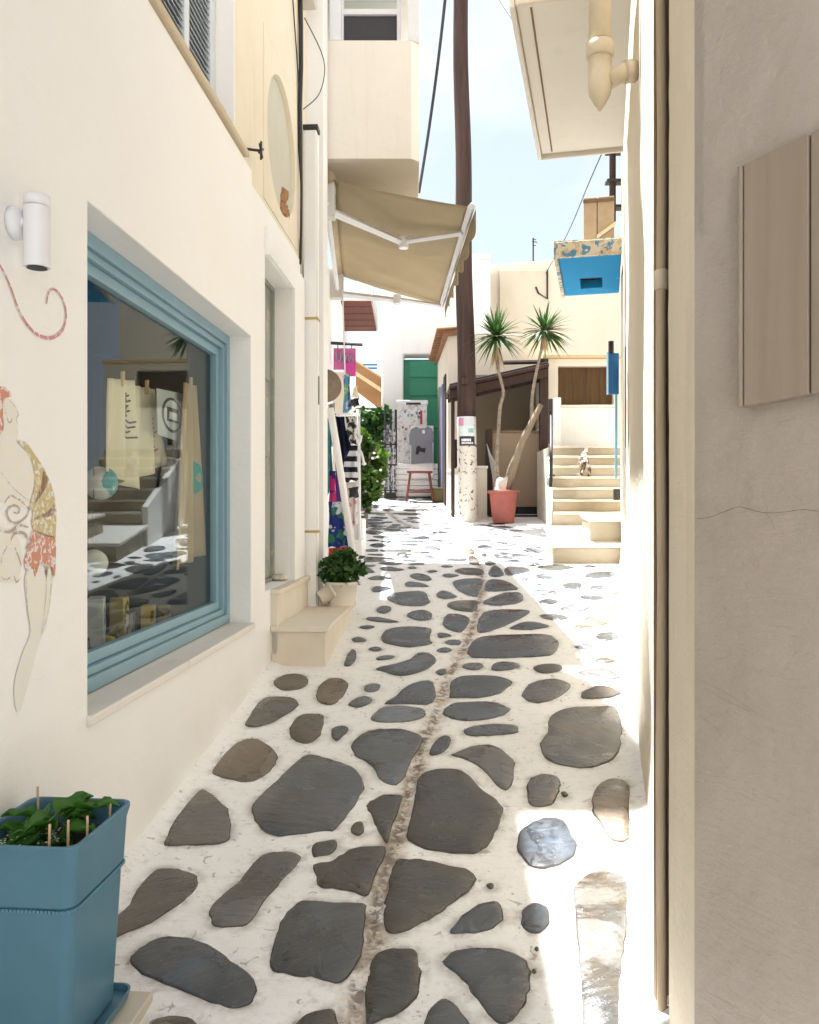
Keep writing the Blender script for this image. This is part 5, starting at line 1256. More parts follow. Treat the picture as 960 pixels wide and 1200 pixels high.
obj('red_mark', MB().box((yx(492.5, cY), cY-0.006, zz_(497, cY)), (yx(495, cY), cY-0.001, zz_(481, cY))), flat('red_ink', (0.42, 0.05, 0.04), 0.6), cab, world=True)
for k in range(6):
    obj('plank', MB().box((yx(463, 15.6), 15.58, cg + 0.02 + 0.105*k), (yx(513, 15.6), 15.64, cg + 0.115 + 0.105*k)), M_WHITE_FAR, cab, world=True, bevel=0.006)
for k in range(16):
    px_ = 470 + yr.random()*26; py_ = 480 + yr.random()*50
    if 478 < px_ and py_ > 500: continue
    obj('sticker', MB().box((yx(px_, cY), cY-0.004, zz_(py_+3, cY)), (yx(px_+2.5, cY), cY-0.0012, zz_(py_, cY))), flat('sticker_ink', yr.choice([(0.10, 0.30, 0.28), (0.05, 0.05, 0.07), (0.35, 0.12, 0.12), (0.3, 0.3, 0.34)]), 0.6), cab, world=True)
tsY = 15.5
ts = thing('hanging_shirt', 'grey T-shirt with dark animal print hung on the cabinet', 'shirt', (yx(494, tsY), tsY, zz_(545, tsY)))
pl = [(479.5, 510), (482, 503), (488, 500), (491, 502), (498, 502), (501, 499.5), (506, 502), (508.5, 508), (508, 518), (506.5, 519), (507.5, 542), (482, 544), (482, 521), (480, 522)]
def plate(pts, Y, th=0.02, fold=0.0):
    m = MB(); n = len(pts)
    m.v = [tuple(at(p[0], p[1], Y)) for p in pts] + [(lambda q: (q.x, q.y+th, q.z))(at(p[0], p[1], Y)) for p in pts]
    m.f = [tuple(range(n))[::-1], tuple(range(n, 2*n))] + [(i, (i+1) % n, n+(i+1) % n, n+i) for i in range(n)]
    return m
obj('shirt', plate(pl, tsY, 0.03), cloth('grey_jersey', (0.24, 0.25, 0.27), None, 8), ts, world=True)
obj('print', plate([(488, 524), (491, 522), (494, 525), (499, 525), (498, 531), (496, 530), (492, 529), (490, 533), (487, 532)], tsY-0.006, 0.004), M_INK, ts, world=True)
obj('neck_label', plate([(495, 504), (498, 504), (498, 508), (495, 508)], tsY-0.004, 0.003), M_WMETAL, ts, world=True)
obj('backing_board', MB().box((yx(481, 15.55), 15.54, zz_(560, 15.55)), (yx(508, 15.55), 15.57, zz_(499, 15.55))), M_WHITE_FAR, ts, world=True)
ob = thing('olive_tin', 'small olive tin box at the corner of the tiled house', 'tin', (yx(514, 15.0), 15.0, gz(15.0)))
obj('body', MB().box((yx(507, 15), 14.9, gz(15)), (yx(519.5, 15), 15.1, zz_(573.5, 15))), flat('olive_paint', (0.16, 0.13, 0.04), 0.5), ob, world=True, bevel=0.01)
obj('lid', MB().box((yx(506.6, 15), 14.89, zz_(573.5, 15)+0.001), (yx(519.9, 15), 15.11, zz_(572, 15)+0.006)), flat('olive_lid', (0.2, 0.17, 0.07), 0.5), ob, world=True, bevel=0.005)
# black rack with posters
rk = thing('postcard_rack', 'black iron rack of printed cards at the end of the lane', 'rack', (yx(472, 15.6), 15.6, gz(15.6)))
rx0, rx1 = yx(451, 15.6), yx(464, 15.6)
for px_ in (451.5, 458, 464):
    obj('upright', MB().tube([(yx(px_, 15.6), 15.6, gz(15.6)), (yx(px_, 15.6), 15.6, zz_(480, 15.6))], 0.022, 6), M_IRON, rk, world=True)
for j, (pa, pb_) in enumerate(((502, 520), (524, 544), (548, 574))):
    obj('shelf', MB().box((rx0-0.03, 15.52, zz_(pb_+1.5, 15.6)), (rx1+0.03, 15.66, zz_(pb_, 15.6))), M_IRON, rk, world=True)
    for px_ in (449.5, 452.5, 455.5, 458.5, 461.5):
        obj('card', MB().box((yx(px_, 15.6), 15.50, zz_(pb_-0.5, 15.6)), (yx(px_+2.4, 15.6), 15.515, zz_(pa + yr.uniform(0, 3), 15.6))), blotch('printed_card', yr.choice([(0.5, 0.5, 0.5), (0.3, 0.3, 0.32), (0.6, 0.58, 0.55)]), (0.10, 0.10, 0.11), 14.0, 0.5), rk, world=True)
obj('plinth', MB().box((rx0, 15.5, gz(15.6)-0.02), (rx1, 15.72, zz_(577, 15.6))), M_IRON, rk, world=True)
# ------------------------------------------------- shrub and distant left pieces
def leafy(mb, c, r, n, size, seed, flatten=1.0):
    q = random.Random(seed)
    for k in range(n):
        d = Vector((q.gauss(0, 1), q.gauss(0, 1), q.gauss(0, 1)));
        d = d.normalized() * (q.random()**0.45)
        p = Vector(c) + Vector((d.x*r[0], d.y*r[1], d.z*r[2]))
        ax = Vector((q.gauss(0, 1), q.gauss(0, 1), q.gauss(0, 0.7)+0.3)).normalized(); s = ax.cross(Vector((q.gauss(0,1), q.gauss(0,1), q.gauss(0,1)))).normalized()
        L = size*q.uniform(0.6, 1.3); W = L*0.42; nn = ax.cross(s)*L*0.12
        mb.add([p, p + ax*L*0.45 + s*W + nn, p + ax*L, p + ax*L*0.45 - s*W + nn, p + ax*L*0.5], [(0, 1, 4), (1, 2, 4), (2, 3, 4), (3, 0, 4)])
shY = 11.6
sh_ = thing('shrub', 'bushy green shrub beside the clothes stand', 'shrub', (yx(432, shY), shY, gz(shY)))
mb = MB()
for (px_, py_, r_, s_) in ((430, 522, 0.13, 1), (437, 545, 0.16, 2), (444, 537, 0.09, 3), (429, 560, 0.17, 4), (437, 574, 0.13, 5), (427, 588, 0.12, 6), (425, 540, 0.12, 8), (423, 512, 0.08, 9), (446, 556, 0.07, 10)):
    leafy(mb, at(px_, py_, shY + 0.15*math.sin(s_)), (r_, r_, r_*1.1), 120, 0.10, s_)
obj('crown', mb, M_LEAF, sh_, world=True)
obj('trunk', MB().tube([(yx(429, shY), shY, gz(shY)-0.03), at(430, 570, shY), at(434, 530, shY)], [0.03, 0.025, 0.015], 7), M_BARK, sh_, world=True)
mb = MB()
for k in range(9): 
    p = at(425 + yr.random()*24, 530 + yr.random()*60, shY-0.22); mb.lathe([(0.0, 0), (0.022, 0.01), (0.015, 0.03), (0, 0.035)], tuple(p), 7)
obj('blossom', mb, M_WMETAL, sh_, world=True)
dkY = 16.2
dk = thing('vine', 'dark climbing vine over the rack at the lane end', 'vine', (yx(442, dkY), dkY, gz(dkY)))
mb = MB()
for (px_, py_, r_, s_) in ((430, 492, 0.28, 11), (440, 500, 0.30, 12), (447, 488, 0.22, 13), (437, 515, 0.3, 14), (424, 510, 0.2, 15)): leafy(mb, at(px_, py_, dkY), (r_, r_*0.7, r_*0.8), 140, 0.13, s_)
obj('crown', mb, M_LEAFD, dk, world=True)
obj('trunk', MB().tube([(yx(444, dkY), dkY, gz(dkY)-0.05), at(443, 540, dkY), at(440, 505, dkY)], 0.04, 7), M_BARK, dk, world=True)
obj('back_trellis', MB().box((yx(418, 16.5), 16.5, 1.6), (yx(446, 16.5), 16.55, zz_(478, 16.5))), M_WOODD, dk, world=True)
# orange awning building, white far house, far blue-striped panel
fa = thing('ochre_awning', 'sloping ochre canvas awning in the side lane', 'awning', (yx(432, 19), 19, zz_(480, 19)))
obj('canopy', MB().hexa([tuple(at(417, 458, 19)), tuple(at(452, 485, 19)), tuple(at(452, 478, 20.5)), tuple(at(417, 450, 20.5)), tuple(at(417, 424, 19.4)), tuple(at(452, 446, 19.4)), tuple(at(452, 444, 20.6)), tuple(at(417, 422, 20.6))]), M_AWNO, fa, world=True)
obj('hem', MB().hexa([tuple(at(417, 440, 18.95)), tuple(at(452, 463, 18.95)), tuple(at(452, 463, 18.98)), tuple(at(417, 440, 18.98)), tuple(at(417, 435, 18.95)), tuple(at(452, 458, 18.95)), tuple(at(452, 458, 18.98)), tuple(at(417, 435, 18.98))]), cloth('pale_hem', (0.6, 0.42, 0.24)), fa, world=True)
for (a_, b_) in (((417, 462), (452, 490)),): obj('edge_bar', MB().tube([at(a_[0], a_[1], 18.9), at(b_[0], b_[1], 18.9)], 0.06, 6), M_WMETAL, fa, world=True)
obj('support', MB().tube([at(452, 482, 18.95), at(452, 588, 18.95)], 0.04, 6), M_IRON, fa, world=True)
lh = thing('side_lane_house', 'small white house below the ochre awning', 'house', (yx(430, 21), 21, 1.8))
obj('wall', MB().box((yx(405, 21), 21, 1.5), (yx(452, 21), 25, zz_(474, 21))), M_WHITE_FAR, lh, world=True, bevel=0.03)
obj('window', MB().box((yx(425, 21), 20.97, zz_(500, 21)), (yx(436, 21), 20.995, zz_(484, 21))), M_BLUE2, lh, world=True)
fh = thing('distant_house', 'distant white house with blue striped railing', 'house', (yx(432, 34), 34, 1.8))
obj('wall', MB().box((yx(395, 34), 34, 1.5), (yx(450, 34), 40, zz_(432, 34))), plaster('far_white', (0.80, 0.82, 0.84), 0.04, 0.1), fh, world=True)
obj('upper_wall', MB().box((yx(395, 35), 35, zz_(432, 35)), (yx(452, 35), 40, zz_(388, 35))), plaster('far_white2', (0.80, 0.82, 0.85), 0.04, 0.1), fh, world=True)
for py_ in (426.5, 430.5): obj('blue_rail', MB().box((yx(425, 33.9), 33.88, zz_(py_+1.8, 33.9)), (yx(442, 33.9), 33.95, zz_(py_, 33.9))), M_BLUE2, fh, world=True)
# house with red wooden balcony
dh = thing('wood_balcony_house', 'white house with a red timber balcony soffit past the awning', 'house', (-1.6, 13.2, 1.3))
obj('wall', MB().box((-5, 11.9, 0.9), (yx(390, 12.6), 15.5, zz_(338, 12.6))), M_WHITE_FAR, dh, world=True, bevel=0.02)
obj('balcony_wall', MB().box((yx(387, 12.6), 12.6, zz_(352, 12.6)), (yx(437, 12.6), 14.7, zz_(330, 12.6))), M_WHITE_FAR, dh, world=True, bevel=0.01)
for k in range(9):
    y_ = 12.63 + 0.228*k
    obj('soffit_plank', MB().box((yx(385, 12.6), y_, zz_(352, 12.6)-0.035-0.006*(k % 2)), (yx(435, 12.6), y_+0.215, zz_(352, 12.6)-0.003)), M_WOODR, dh, world=True, bevel=0.005)
obj('inner_post', MB().box((yx(390, 10.3), 10.21, gz(10.2)), (yx(403, 10.3), 10.26, zz_(436, 10.2))), M_CREAM, dh, world=True)
# ------------------------------------------------- shop stand with clothes under the awning
sgn = thing('hanging_sign', 'pink shop sign hanging from an iron bracket', 'sign', (yx(404, 9.9), 9.9, zz_(440, 9.9)))
M_PINK = flat('pink_board', (0.62, 0.14, 0.36), 0.5, 0.1); M_PINK2 = flat('hot_pink', (0.66, 0.06, 0.36), 0.5, 0.1)
obj('board', MB().box((yx(391, 9.9), 9.9, zz_(433, 9.9)), (yx(417, 9.9), 9.925, zz_(408, 9.9))), M_PINK, sgn, world=True, bevel=0.004)
obj('lower_board', MB().box((yx(403.5, 9.88), 9.87, zz_(441, 9.88)), (yx(417, 9.88), 9.895, zz_(425, 9.88))), M_PINK2, sgn, world=True, bevel=0.004)
mb = MB(); lw = 0.0075
for s_ in ("394,412 394.5,421 397,423 399,421 399,413", "401,411 401,423", "403,416 403,424", "405.5,424 405.5,418 407.5,416 409,418 409,424", "414,417 411.5,417 411,420 413.5,421 413.5,424 410.8,424.5"):
    q = [at(*map(float, t.split(',')), 9.885) for t in s_.split()]
    mb.tube(catline(q, 4), lw, 5)
obj('lettering', mb, flat('grey_blue_ink', (0.36, 0.34, 0.52), 0.6), sgn, world=True)
obj('bracket', MB().tube([at(388, 402, 9.9), at(425, 404, 9.9)], 0.02, 6), M_IRON, sgn, world=True)
for px_ in (396, 412): obj('chain', MB().tube([at(px_, 403, 9.9), at(px_, 408.5, 9.9)], 0.006, 5), M_IRON, sgn, world=True)
hat = thing('straw_hat', 'round straw hat hung on the wall beyond the door', 'hat', tuple(at(381, 452, 7.6)))
mb = MB(); Mh = Matrix.Translation(at(381, 452, 7.6)) @ Matrix.Rotation(R(14), 4, 'Z') @ Matrix.Rotation(R(90), 4, 'X')
mb.lathe([(0.155, 0.0), (0.155, 0.006), (0.085, 0.018), (0.075, 0.085), (0.05, 0.105), (0.0, 0.108)], n=28, M=Mh)
obj('brim', mb, wood('straw', (0.26, 0.21, 0.15), (0.19, 0.15, 0.11), 0.9, (1,1,1), 40), hat, world=True, smooth=True)
def fold_cloth(pts, Y, waves, amp, mat, root, name, nu=24, nv=12, tilt=0.0, dy=0.0):
    """pts: top-left, top-right, bottom-right, bottom-left in picture coords at depth Y"""
    A, B, C_, D = [at(p[0], p[1], Y + (dy if i in (1, 2) else 0)) for i, p in enumerate(pts)]
    def f(u, v):
        p = A.lerp(B, u).lerp(D.lerp(C_, u), v)
        return (p.x + 0.3*amp*math.sin(v*5+u*9), p.y + amp*math.sin(u*waves*2*math.pi + v*1.3)*(0.35+0.65*v), p.z + 0.01*math.sin(u*waves*6.28)*v)
    return obj(name, MB().grid(f, nu, nv), mat, root, world=True, solid=0.004, smooth=True)
def garment(name, label, cat_, pts, Y, waves, amp, mat, **k):
    b_ = at((pts[2][0]+pts[3][0])/2, max(pts[2][1], pts[3][1]), Y)
    r_ = thing(name, label, cat_, tuple(b_)); fold_cloth(pts, Y, waves, amp, mat, r_, 'fabric', **k); return r_
g_ = garment('navy_garment', 'navy blue garment hanging on the clothes stand', 'garment', [(389, 488), (403, 487), (411, 525), (395, 560)], 8.0, 2.5, 0.03, M_NAVY)
mb = MB(); mb.tube([at(388, 486, 8.0), at(404, 485, 8.0)], 0.008, 6); obj('hanger', mb, M_WOODB, g_, world=True)
M_STR = stripes('black_white_stripes', (0.02, 0.02, 0.03), (0.62, 0.62, 0.64), 9.0)
M_STRW = stripes('wide_stripes', (0.02, 0.02, 0.03), (0.62, 0.62, 0.64), 7.0)
g_ = garment('striped_towel', 'black and white striped towel on the clothes stand', 'towel', [(404, 520), (419, 522), (419, 562), (400, 566)], 8.5, 2, 0.02, M_STR)
g_ = garment('print_dress', 'black and white print dress hanging above the striped towel', 'dress', [(405, 487), (418, 488), (420, 520), (406, 522)], 8.6, 2, 0.03, blotch('zebra_print', (0.60, 0.58, 0.54), (0.03, 0.03, 0.03), 16.0, 0.5))
g_ = garment('patterned_scarf', 'pale patterned scarf below the striped towel', 'scarf', [(402, 566), (419, 564), (419, 612), (410, 625)], 8.7, 2, 0.02, blotch('pale_print', (0.66, 0.60, 0.58), (0.55, 0.25, 0.25), 14.0, 0.6))
g_ = garment('black_bag', 'small black cloth bag under the striped towel', 'bag', [(408, 572), (420, 570), (420, 582), (410, 584)], 8.45, 1, 0.02, M_INK)
g_ = garment('beach_towel', 'blue beach towel with white fish shapes above the potted plant', 'towel', [(385, 588), (400, 588), (408, 640), (385, 642)], 7.6, 1.5, 0.02, blotch('fish_print', (0.02, 0.03, 0.18), (0.5, 0.55, 0.58), 6.0, 0.60, (0.03, 0.16, 0.08)))
g_ = garment('red_towel', 'red towel hem hanging just above the potted plant', 'towel', [(385, 642.5), (408, 640.5), (409, 655), (385, 656)], 7.62, 1.5, 0.015, cloth('red_cotton', (0.50, 0.05, 0.03)))
g_ = garment('teal_scarf', 'narrow teal scarf at the inner edge of the clothes stand', 'scarf', [(383, 490), (388, 490), (390, 560), (383, 585)], 7.8, 1.5, 0.02, cloth('teal_cotton', (0.10, 0.24, 0.28), (0.05, 0.12, 0.17), 9))
g_ = garment('magenta_towel', 'magenta and navy towel strip behind the leaning white pole', 'towel', [(386, 552), (393, 552), (394, 592), (386, 600)], 7.75, 1, 0.02, blotch('magenta_print', (0.40, 0.02, 0.14), (0.03, 0.02, 0.12), 6.0, 0.52))
g_ = garment('colour_scarf', 'green and blue scarf hanging below the pink sign', 'scarf', [(402, 440), (410, 436), (412, 480), (403, 488)], 9.6, 1.5, 0.03, blotch('green_blue', (0.22, 0.42, 0.12), (0.10, 0.24, 0.40), 5.0, 0.5, (0.5, 0.52, 0.60)))
g_ = garment('batik_wrap', 'violet patterned wrap behind the leaning white pole', 'wrap', [(392, 556), (401, 558), (407, 606), (395, 610)], 7.9, 2, 0.02, blotch('violet_print', (0.10, 0.04, 0.22), (0.45, 0.35, 0.30), 8.0, 0.58, (0.30, 0.05, 0.10)))
g_ = garment('denim_wrap', 'faded blue wrap hanging low beside the plinth', 'wrap', [(399, 606), (409, 604), (413, 640), (401, 644)], 8.2, 2, 0.02, cloth('faded_denim', (0.10, 0.16, 0.26), (0.20, 0.26, 0.34), 9))
g_ = garment('grey_shawl', 'grey fringed shawl under the straw hat', 'shawl', [(385, 474), (392, 472), (394, 520), (386, 524)], 7.9, 2, 0.02, blotch('shawl_knit', (0.22, 0.22, 0.24), (0.42, 0.40, 0.40), 22.0, 0.5))
g_ = garment('dark_scarf', 'dark fringed scarf hanging beside the white shirt', 'scarf', [(411, 468), (421, 466), (421, 476), (410, 477)], 9.4, 1.5, 0.03, M_INK)
g_ = garment('white_cloth', 'white cloth tied on the stand below the pink sign', 'cloth', [(414, 455), (418, 452), (421, 466), (413, 466)], 9.5, 1, 0.02, M_CREAMT)
lp_ = thing('leaning_pole', 'white pole leaning across the hanging clothes', 'pole', tuple(at(414, 648, 8.0)))
obj('pole', MB().tube([at(387, 478, 7.3), at(394, 520, 7.35), at(414, 650, 7.5)], 0.032, 8), M_WHITE, lp_, world=True, smooth=True)
std = thing('clothes_stand', 'white metal clothes stand under the awning', 'clothes stand', (yx(420, 8.9), 8.9, gz(8.9)))
obj('upright', MB().tube([(yx(421, 8.9), 8.9, gz(8.9)), at(420, 480, 8.9)], 0.022, 8), M_WMETAL, std, world=True, smooth=True)
obj('top_rail', MB().tube([at(420, 486, 8.9), at(396, 486, 7.6)], 0.018, 8), M_WMETAL, std, world=True)
obj('hook', MB().tube(catline([at(412, 515, 8.8), at(417, 520, 8.8), at(421, 519, 8.85), at(423, 510, 8.85)], 4), 0.018, 6), M_WMETAL, std, world=True, smooth=True)
obj('hook', MB().tube(catline([at(420, 526, 8.8), at(424, 532, 8.8), at(427, 545, 8.85)], 4), 0.015, 6), M_WMETAL, std, world=True, smooth=True)
plk = thing('white_plinth', 'low whitewashed plinth at the foot of the clothes stand', 'plinth', (yx(421, 9.2), 9.2, gz(9.2)))
obj('block', MB().box((yx(415, 9.0), 8.95, gz(9)-0.05), (yx(426, 9.0), 9.5, zz_(608, 9.0))), M_WHITE, plk, world=True, bevel=0.02)
obj('step', MB().box((yx(408, 8.7), 8.6, gz(8.7)-0.05), (yx(425, 8.7), 8.945, zz_(633, 8.7))), M_WHITE, plk, world=True, bevel=0.02)
# ------------------------------------------------- pot on the step
ppx, ppY = 400, 6.42; pzs = 0.782
pp_ = thing('step_plant', 'leafy green plant in a white pot on the doorstep', 'potted plant', (yx(ppx, ppY), ppY, pzs))
obj('pot', MB().lathe([(0.105, 0), (0.125, 0.16), (0.132, 0.162), (0.132, 0.185), (0.118, 0.187), (0.112, 0.15), (0.0, 0.145)], (0,0,0), 28, cap=False), plaster('white_pot', (0.74, 0.70, 0.62), 0.08, 0.1), pp_, smooth=True)
mb = MB(); leafy(mb, (0, 0, 0.27), (0.18, 0.17, 0.13), 620, 0.055, 31); leafy(mb, (0.02, -0.02, 0.36), (0.10, 0.10, 0.08), 160, 0.05, 32)
obj('foliage', mb, M_LEAFD, pp_)
obj('soil', MB().lathe([(0.0, 0.15), (0.112, 0.148)], (0,0,0), 20, cap=False), M_SOIL, pp_)
tp = thing('tipped_pot', 'small white pot tipped against the wall on the doorstep', 'pot', (yx(381, 6.35), 6.35, pzs), 0.3)
mb = MB(); Mt = Matrix.Translation((0, 0, 0.085)) @ Matrix.Rotation(R(62), 4, 'Y') @ Matrix.Translation((0, 0, -0.05))
mb.lathe([(0.05, 0), (0.068, 0.10), (0.074, 0.10), (0.074, 0.12), (0.062, 0.12), (0.058, 0.09), (0.0, 0.01)], n=24, M=Mt, cap=False); obj('pot', mb, plaster('white_pot2', (0.72, 0.67, 0.58), 0.1, 0.1), tp, smooth=True)
# ------------------------------------------------- blue planter
plx, ply, pang = -0.895, 2.055, -R(5.0)
PB = gz(2.05) + 0.045
plt = thing('planter', 'tall blue square planter of basil against the shop wall', 'planter', (plx, ply, PB), pang)
def rr(hw, hd, r, n=6):
    out = []
    for (sx_, sy_, a0) in ((1, 1, 0), (-1, 1, 90), (-1, -1, 180), (1, -1, 270)):
        for k in range(n+1):
            a = R(a0 + 90*k/n); out.append((sx_*(hw-r) + r*math.cos(a), sy_*(hd-r) + r*math.sin(a)))
    return out
def stack(levels, r=0.03):
    m = MB(); n = None
    for (hw, hd, z) in levels:
        q = rr(hw, hd, min(r, hw*0.5)); n = len(q); m.v += [(x, y, z) for x, y in q]
    for L in range(len(levels)-1):
        m.f += [(L*n+k, L*n+(k+1) % n, (L+1)*n+(k+1) % n, (L+1)*n+k) for k in range(n)]
    return m, n
HW, HD = 0.135, 0.155; PT = 0.765 - PB
m_, n_ = stack([(HW-0.028, HD-0.028, 0.018), (HW-0.026, HD-0.026, 0.03), (HW-0.010, HD-0.010, PT-0.150), (HW-0.006, HD-0.006, PT-0.147), (HW-0.0, HD-0.0, PT-0.035), (HW+0.006, HD+0.006, PT-0.010), (HW+0.006, HD+0.006, PT), (HW-0.002, HD-0.002, PT+0.001), (HW-0.006, HD-0.006, PT-0.010), (HW-0.020, HD-0.020, PT-0.12), (0.01, 0.01, PT-0.125)])
M_PLANT = flat('blue_plastic', (0.082, 0.195, 0.27), 0.36, 0.16, 5, 0.06)
obj('body', m_, M_PLANT, plt, smooth=False, bevel=0.004)
mb = MB()
q = rr(HW-0.0065, HD-0.0065, 0.03, 6); tot = len(q)
for k in range(tot):
    a_ = Vector((*q[k], 0)); b_ = Vector((*q[(k+1) % tot], 0)); L_ = (b_-a_).length; c_ = max(1, int(L_/0.009))
    for j in range(c_):
        p = a_.lerp(b_, (j+0.5)/c_); mb.box((p.x-0.0035, p.y-0.0035, PT-0.158), (p.x+0.0035, p.y+0.0035, PT-0.151))
tr_ = obj('woven_trim', mb, flat('blue_trim', (0.10, 0.24, 0.33), 0.4), plt); tr_['kind'] = 'stuff'
m_, n_ = stack([(HW-0.005, HD-0.005, 0.0), (HW+0.002, HD+0.002, 0.008), (HW+0.007, HD+0.007, 0.030), (HW+0.003, HD+0.003, 0.030), (HW+0.0, HD+0.0, 0.012), (0.02, 0.02, 0.012)])
obj('saucer', m_, M_PLANT, plt, smooth=False)
mb = MB(); mb.box((-HW+0.02, -HD+0.02, PT-0.075), (HW-0.02, HD-0.02, PT-0.06)); obj('soil', mb, M_SOIL, plt)
for (px_, py_, dx_, dy_, hh_) in ((1, 0, -0.118, -0.12, 0.085), (0, 0, -0.085, -0.105, 0.075), (0, 0, 0.055, -0.118, 0.072), (0, 0, 0.085, -0.085, 0.070), (0, 0, 0.108, -0.035, 0.062), (0, 0, 0.108, 0.085, 0.060), (0, 0, -0.105, 0.12, 0.075)):
    obj('stick', MB().tube([(dx_, dy_, PT-0.065), (dx_ + yr.uniform(-0.004, 0.004), dy_, PT-0.065+hh_+0.03)], 0.0032, 7), M_STICK, plt)
def big_leaf(L, W, cup):
    m = MB(); nu, nv = 8, 6
    def f(u, v):
        t = u; s = (v-0.5)*2; wd = W*math.sin(math.pi*min(1, t**0.75))**0.8
        return (L*t, s*wd, cup*(s*s)*wd*1.4 - 0.35*L*t*t + 0.012*math.sin(t*9)*abs(s) )
    return m.grid(f, nu, nv)
lf0 = None
for k in range(24):
    a = yr.uniform(0, 2*math.pi); rr_ = yr.uniform(0.0, 0.05); zz__ = PT - 0.065 + yr.uniform(0.0, 0.07)
    loc = (-0.01 + rr_*math.cos(a)*1.1, 0.02 + rr_*math.sin(a)*1.3, zz__); rot = (yr.uniform(-0.35, 0.35), yr.uniform(-0.6, 0.15), a + yr.uniform(-0.5, 0.5)); s_ = yr.uniform(0.7, 1.25)
    if lf0 is None: lf0 = obj('leaf', big_leaf(0.085, 0.028, 0.5), M_BASIL, plt, loc=loc, smooth=True, solid=0.0008); lf0.rotation_euler = rot
    else: share(lf0, plt, loc, rot, (s_, s_, s_))
mb = MB(); leafy(mb, (-0.02, -0.03, PT-0.045), (0.09, 0.10, 0.02), 260, 0.018, 77); obj('seedlings', mb, M_LEAFD, plt)
mb = MB()
for k in range(60):
    p = (yr.uniform(-0.10, 0.05), yr.uniform(-0.11, 0.02), PT - 0.035 + yr.uniform(0, 0.018)); mb.lathe([(0.0, 0), (0.0028, 0.001), (0.0, 0.002)], p, 5, cap=False)
bl_ = obj('blossom', mb, M_WMETAL, plt); bl_['kind'] = 'stuff'
pls = thing('paving_slab', 'pale concrete slab under the blue planter', 'slab', (-0.86, 2.06, gz(2.06)), pang)
mb = MB(); mb.box((-0.20, -0.22, -0.03), (0.150, 0.18, 0.040)); obj('slab', mb, plaster('concrete', (0.55, 0.50, 0.42), 0.1, 0.2), pls, bevel=0.006)
# ------------------------------------------------- things in the shop window
def win_thing(name, label, cat_, px, py, off):
    h = LF.hit(px, py, off); return thing(name, label, cat_, LF.M @ h, LF.ang), h
def hang(name, label, cat_, pts, off, waves, amp, mat, nu=26, nv=14, clip=True):
    H = [LF.hit(p[0], p[1], off) for p in pts]
    b_ = H[3]; r_ = thing(name, label, cat_, LF.M @ Vector((off, (H[2].y+H[3].y)/2, min(H[2].z, H[3].z))), LF.ang)
    o_ = Vector((off, (H[2].y+H[3].y)/2, min(H[2].z, H[3].z))); A, B, C_, D = [h - o_ for h in H]
    def f(u, v):
        p = A.lerp(B, u).lerp(D.lerp(C_, u), v)
        return (amp*math.sin(u*waves*2*math.pi + v*1.1)*(0.4+0.6*v), p.y, p.z)
    obj('fabric', MB().grid(f, nu, nv), mat, r_, solid=0.003, smooth=True)
    if clip:
        m = MB(); c = (A+B)/2
        m.box((0.003, c.y-0.006, c.z-0.035), (0.014, c.y+0.004, c.z+0.035)); m.box((0.003, c.y+0.012, c.z-0.03), (0.014, c.y+0.02, c.z+0.04)); obj('clip', m, M_STICK, r_)
    return r_, f
t1, f1 = hang('tea_towel', 'cream tea towel with black script, leftmost in the shop window', 'towel', [(126, 443), (155, 446), (158, 574), (117, 552)], -0.36, 2.2, 0.03, M_CREAMT)
t2, f2 = hang('tea_towel', 'cream tea towel with pink print, second in the shop window', 'towel', [(158, 452), (181, 456), (191, 545), (152, 568)], -0.38, 2.0, 0.03, M_CREAMT)
t1.name = 'tea_towel'
def marks(root, f, n, u0, u1, v0, v1, c_, sd):
    q = random.Random(sd); m = MB()
    for k in range(n):
        v = v0 + (v1-v0)*(k+0.2)/n; u = u0 + (u1-u0)*q.random()*0.4
        a = Vector(f(u, v)); b = Vector(f(min(1, u+(u1-u0)*q.uniform(0.4, 0.8)), v+0.012)); b2 = Vector(f(min(1, u+(u1-u0)*0.3), v+0.03))
        m.tube([a + Vector((0.006, 0, 0)), b2 + Vector((0.007, 0, 0)), b + Vector((0.006, 0, 0))], 0.0045, 4)
    obj('print', m, c_, root)
marks(t1, f1, 9, 0.62, 0.95, 0.12, 0.55, M_INK, 3); marks(t2, f2, 8, 0.62, 0.95, 0.35, 0.80, flat('pink_ink', (0.50, 0.12, 0.18), 0.8), 4)
ap, fa_ = hang('linen_apron', 'long beige apron with a teal patch hanging in the shop window', 'apron', [(215, 448), (228, 452), (239, 648), (200, 668)], -0.27, 2.4, 0.035, M_BEIGET, 30, 18)
mb = MB()
def patf(u, v): 
    a = Vector(fa_(0.60 + 0.30*u, 0.44 + 0.19*v)); return (a.x + 0.006, a.y, a.z)
def rnd_patch():
    m = MB(); n = 20; c = 0.5
    pts = [patf(0.5+0.5*math.cos(2*math.pi*k/n), 0.5+0.5*math.sin(2*math.pi*k/n)) for k in range(n)]
    m.v = pts + [patf(0.5, 0.5)]; m.f = [(k, (k+1) % n, n) for k in range(n)]; return m
obj('patch', rnd_patch(), flat('teal_print', (0.02, 0.30, 0.27), 0.8), ap)
cd_, hcd = win_thing('print_card', 'silver printed card with an oval picture in the shop window', 'card', 200, 518, -0.30)
H = [LF.hit(p[0], p[1], -0.30) - LF.hit(200, 518, -0.30) for p in ((184, 455), (217, 462), (217, 520), (185, 509))]
mb = MB(); mb.v = [tuple(h) for h in H] + [(h.x-0.004, h.y, h.z) for h in H]; mb.f = [(0,1,2,3), (7,6,5,4), (0,4,5,1), (1,5,6,2), (2,6,7,3), (3,7,4,0)]
obj('sheet', mb, flat('silver_card', (0.48, 0.50, 0.50), 0.4), cd_)
cc = sum(H, Vector())/4; ry = abs(H[1].y-H[0].y)*0.36; rz_ = abs(H[0].z-H[3].z)*0.40
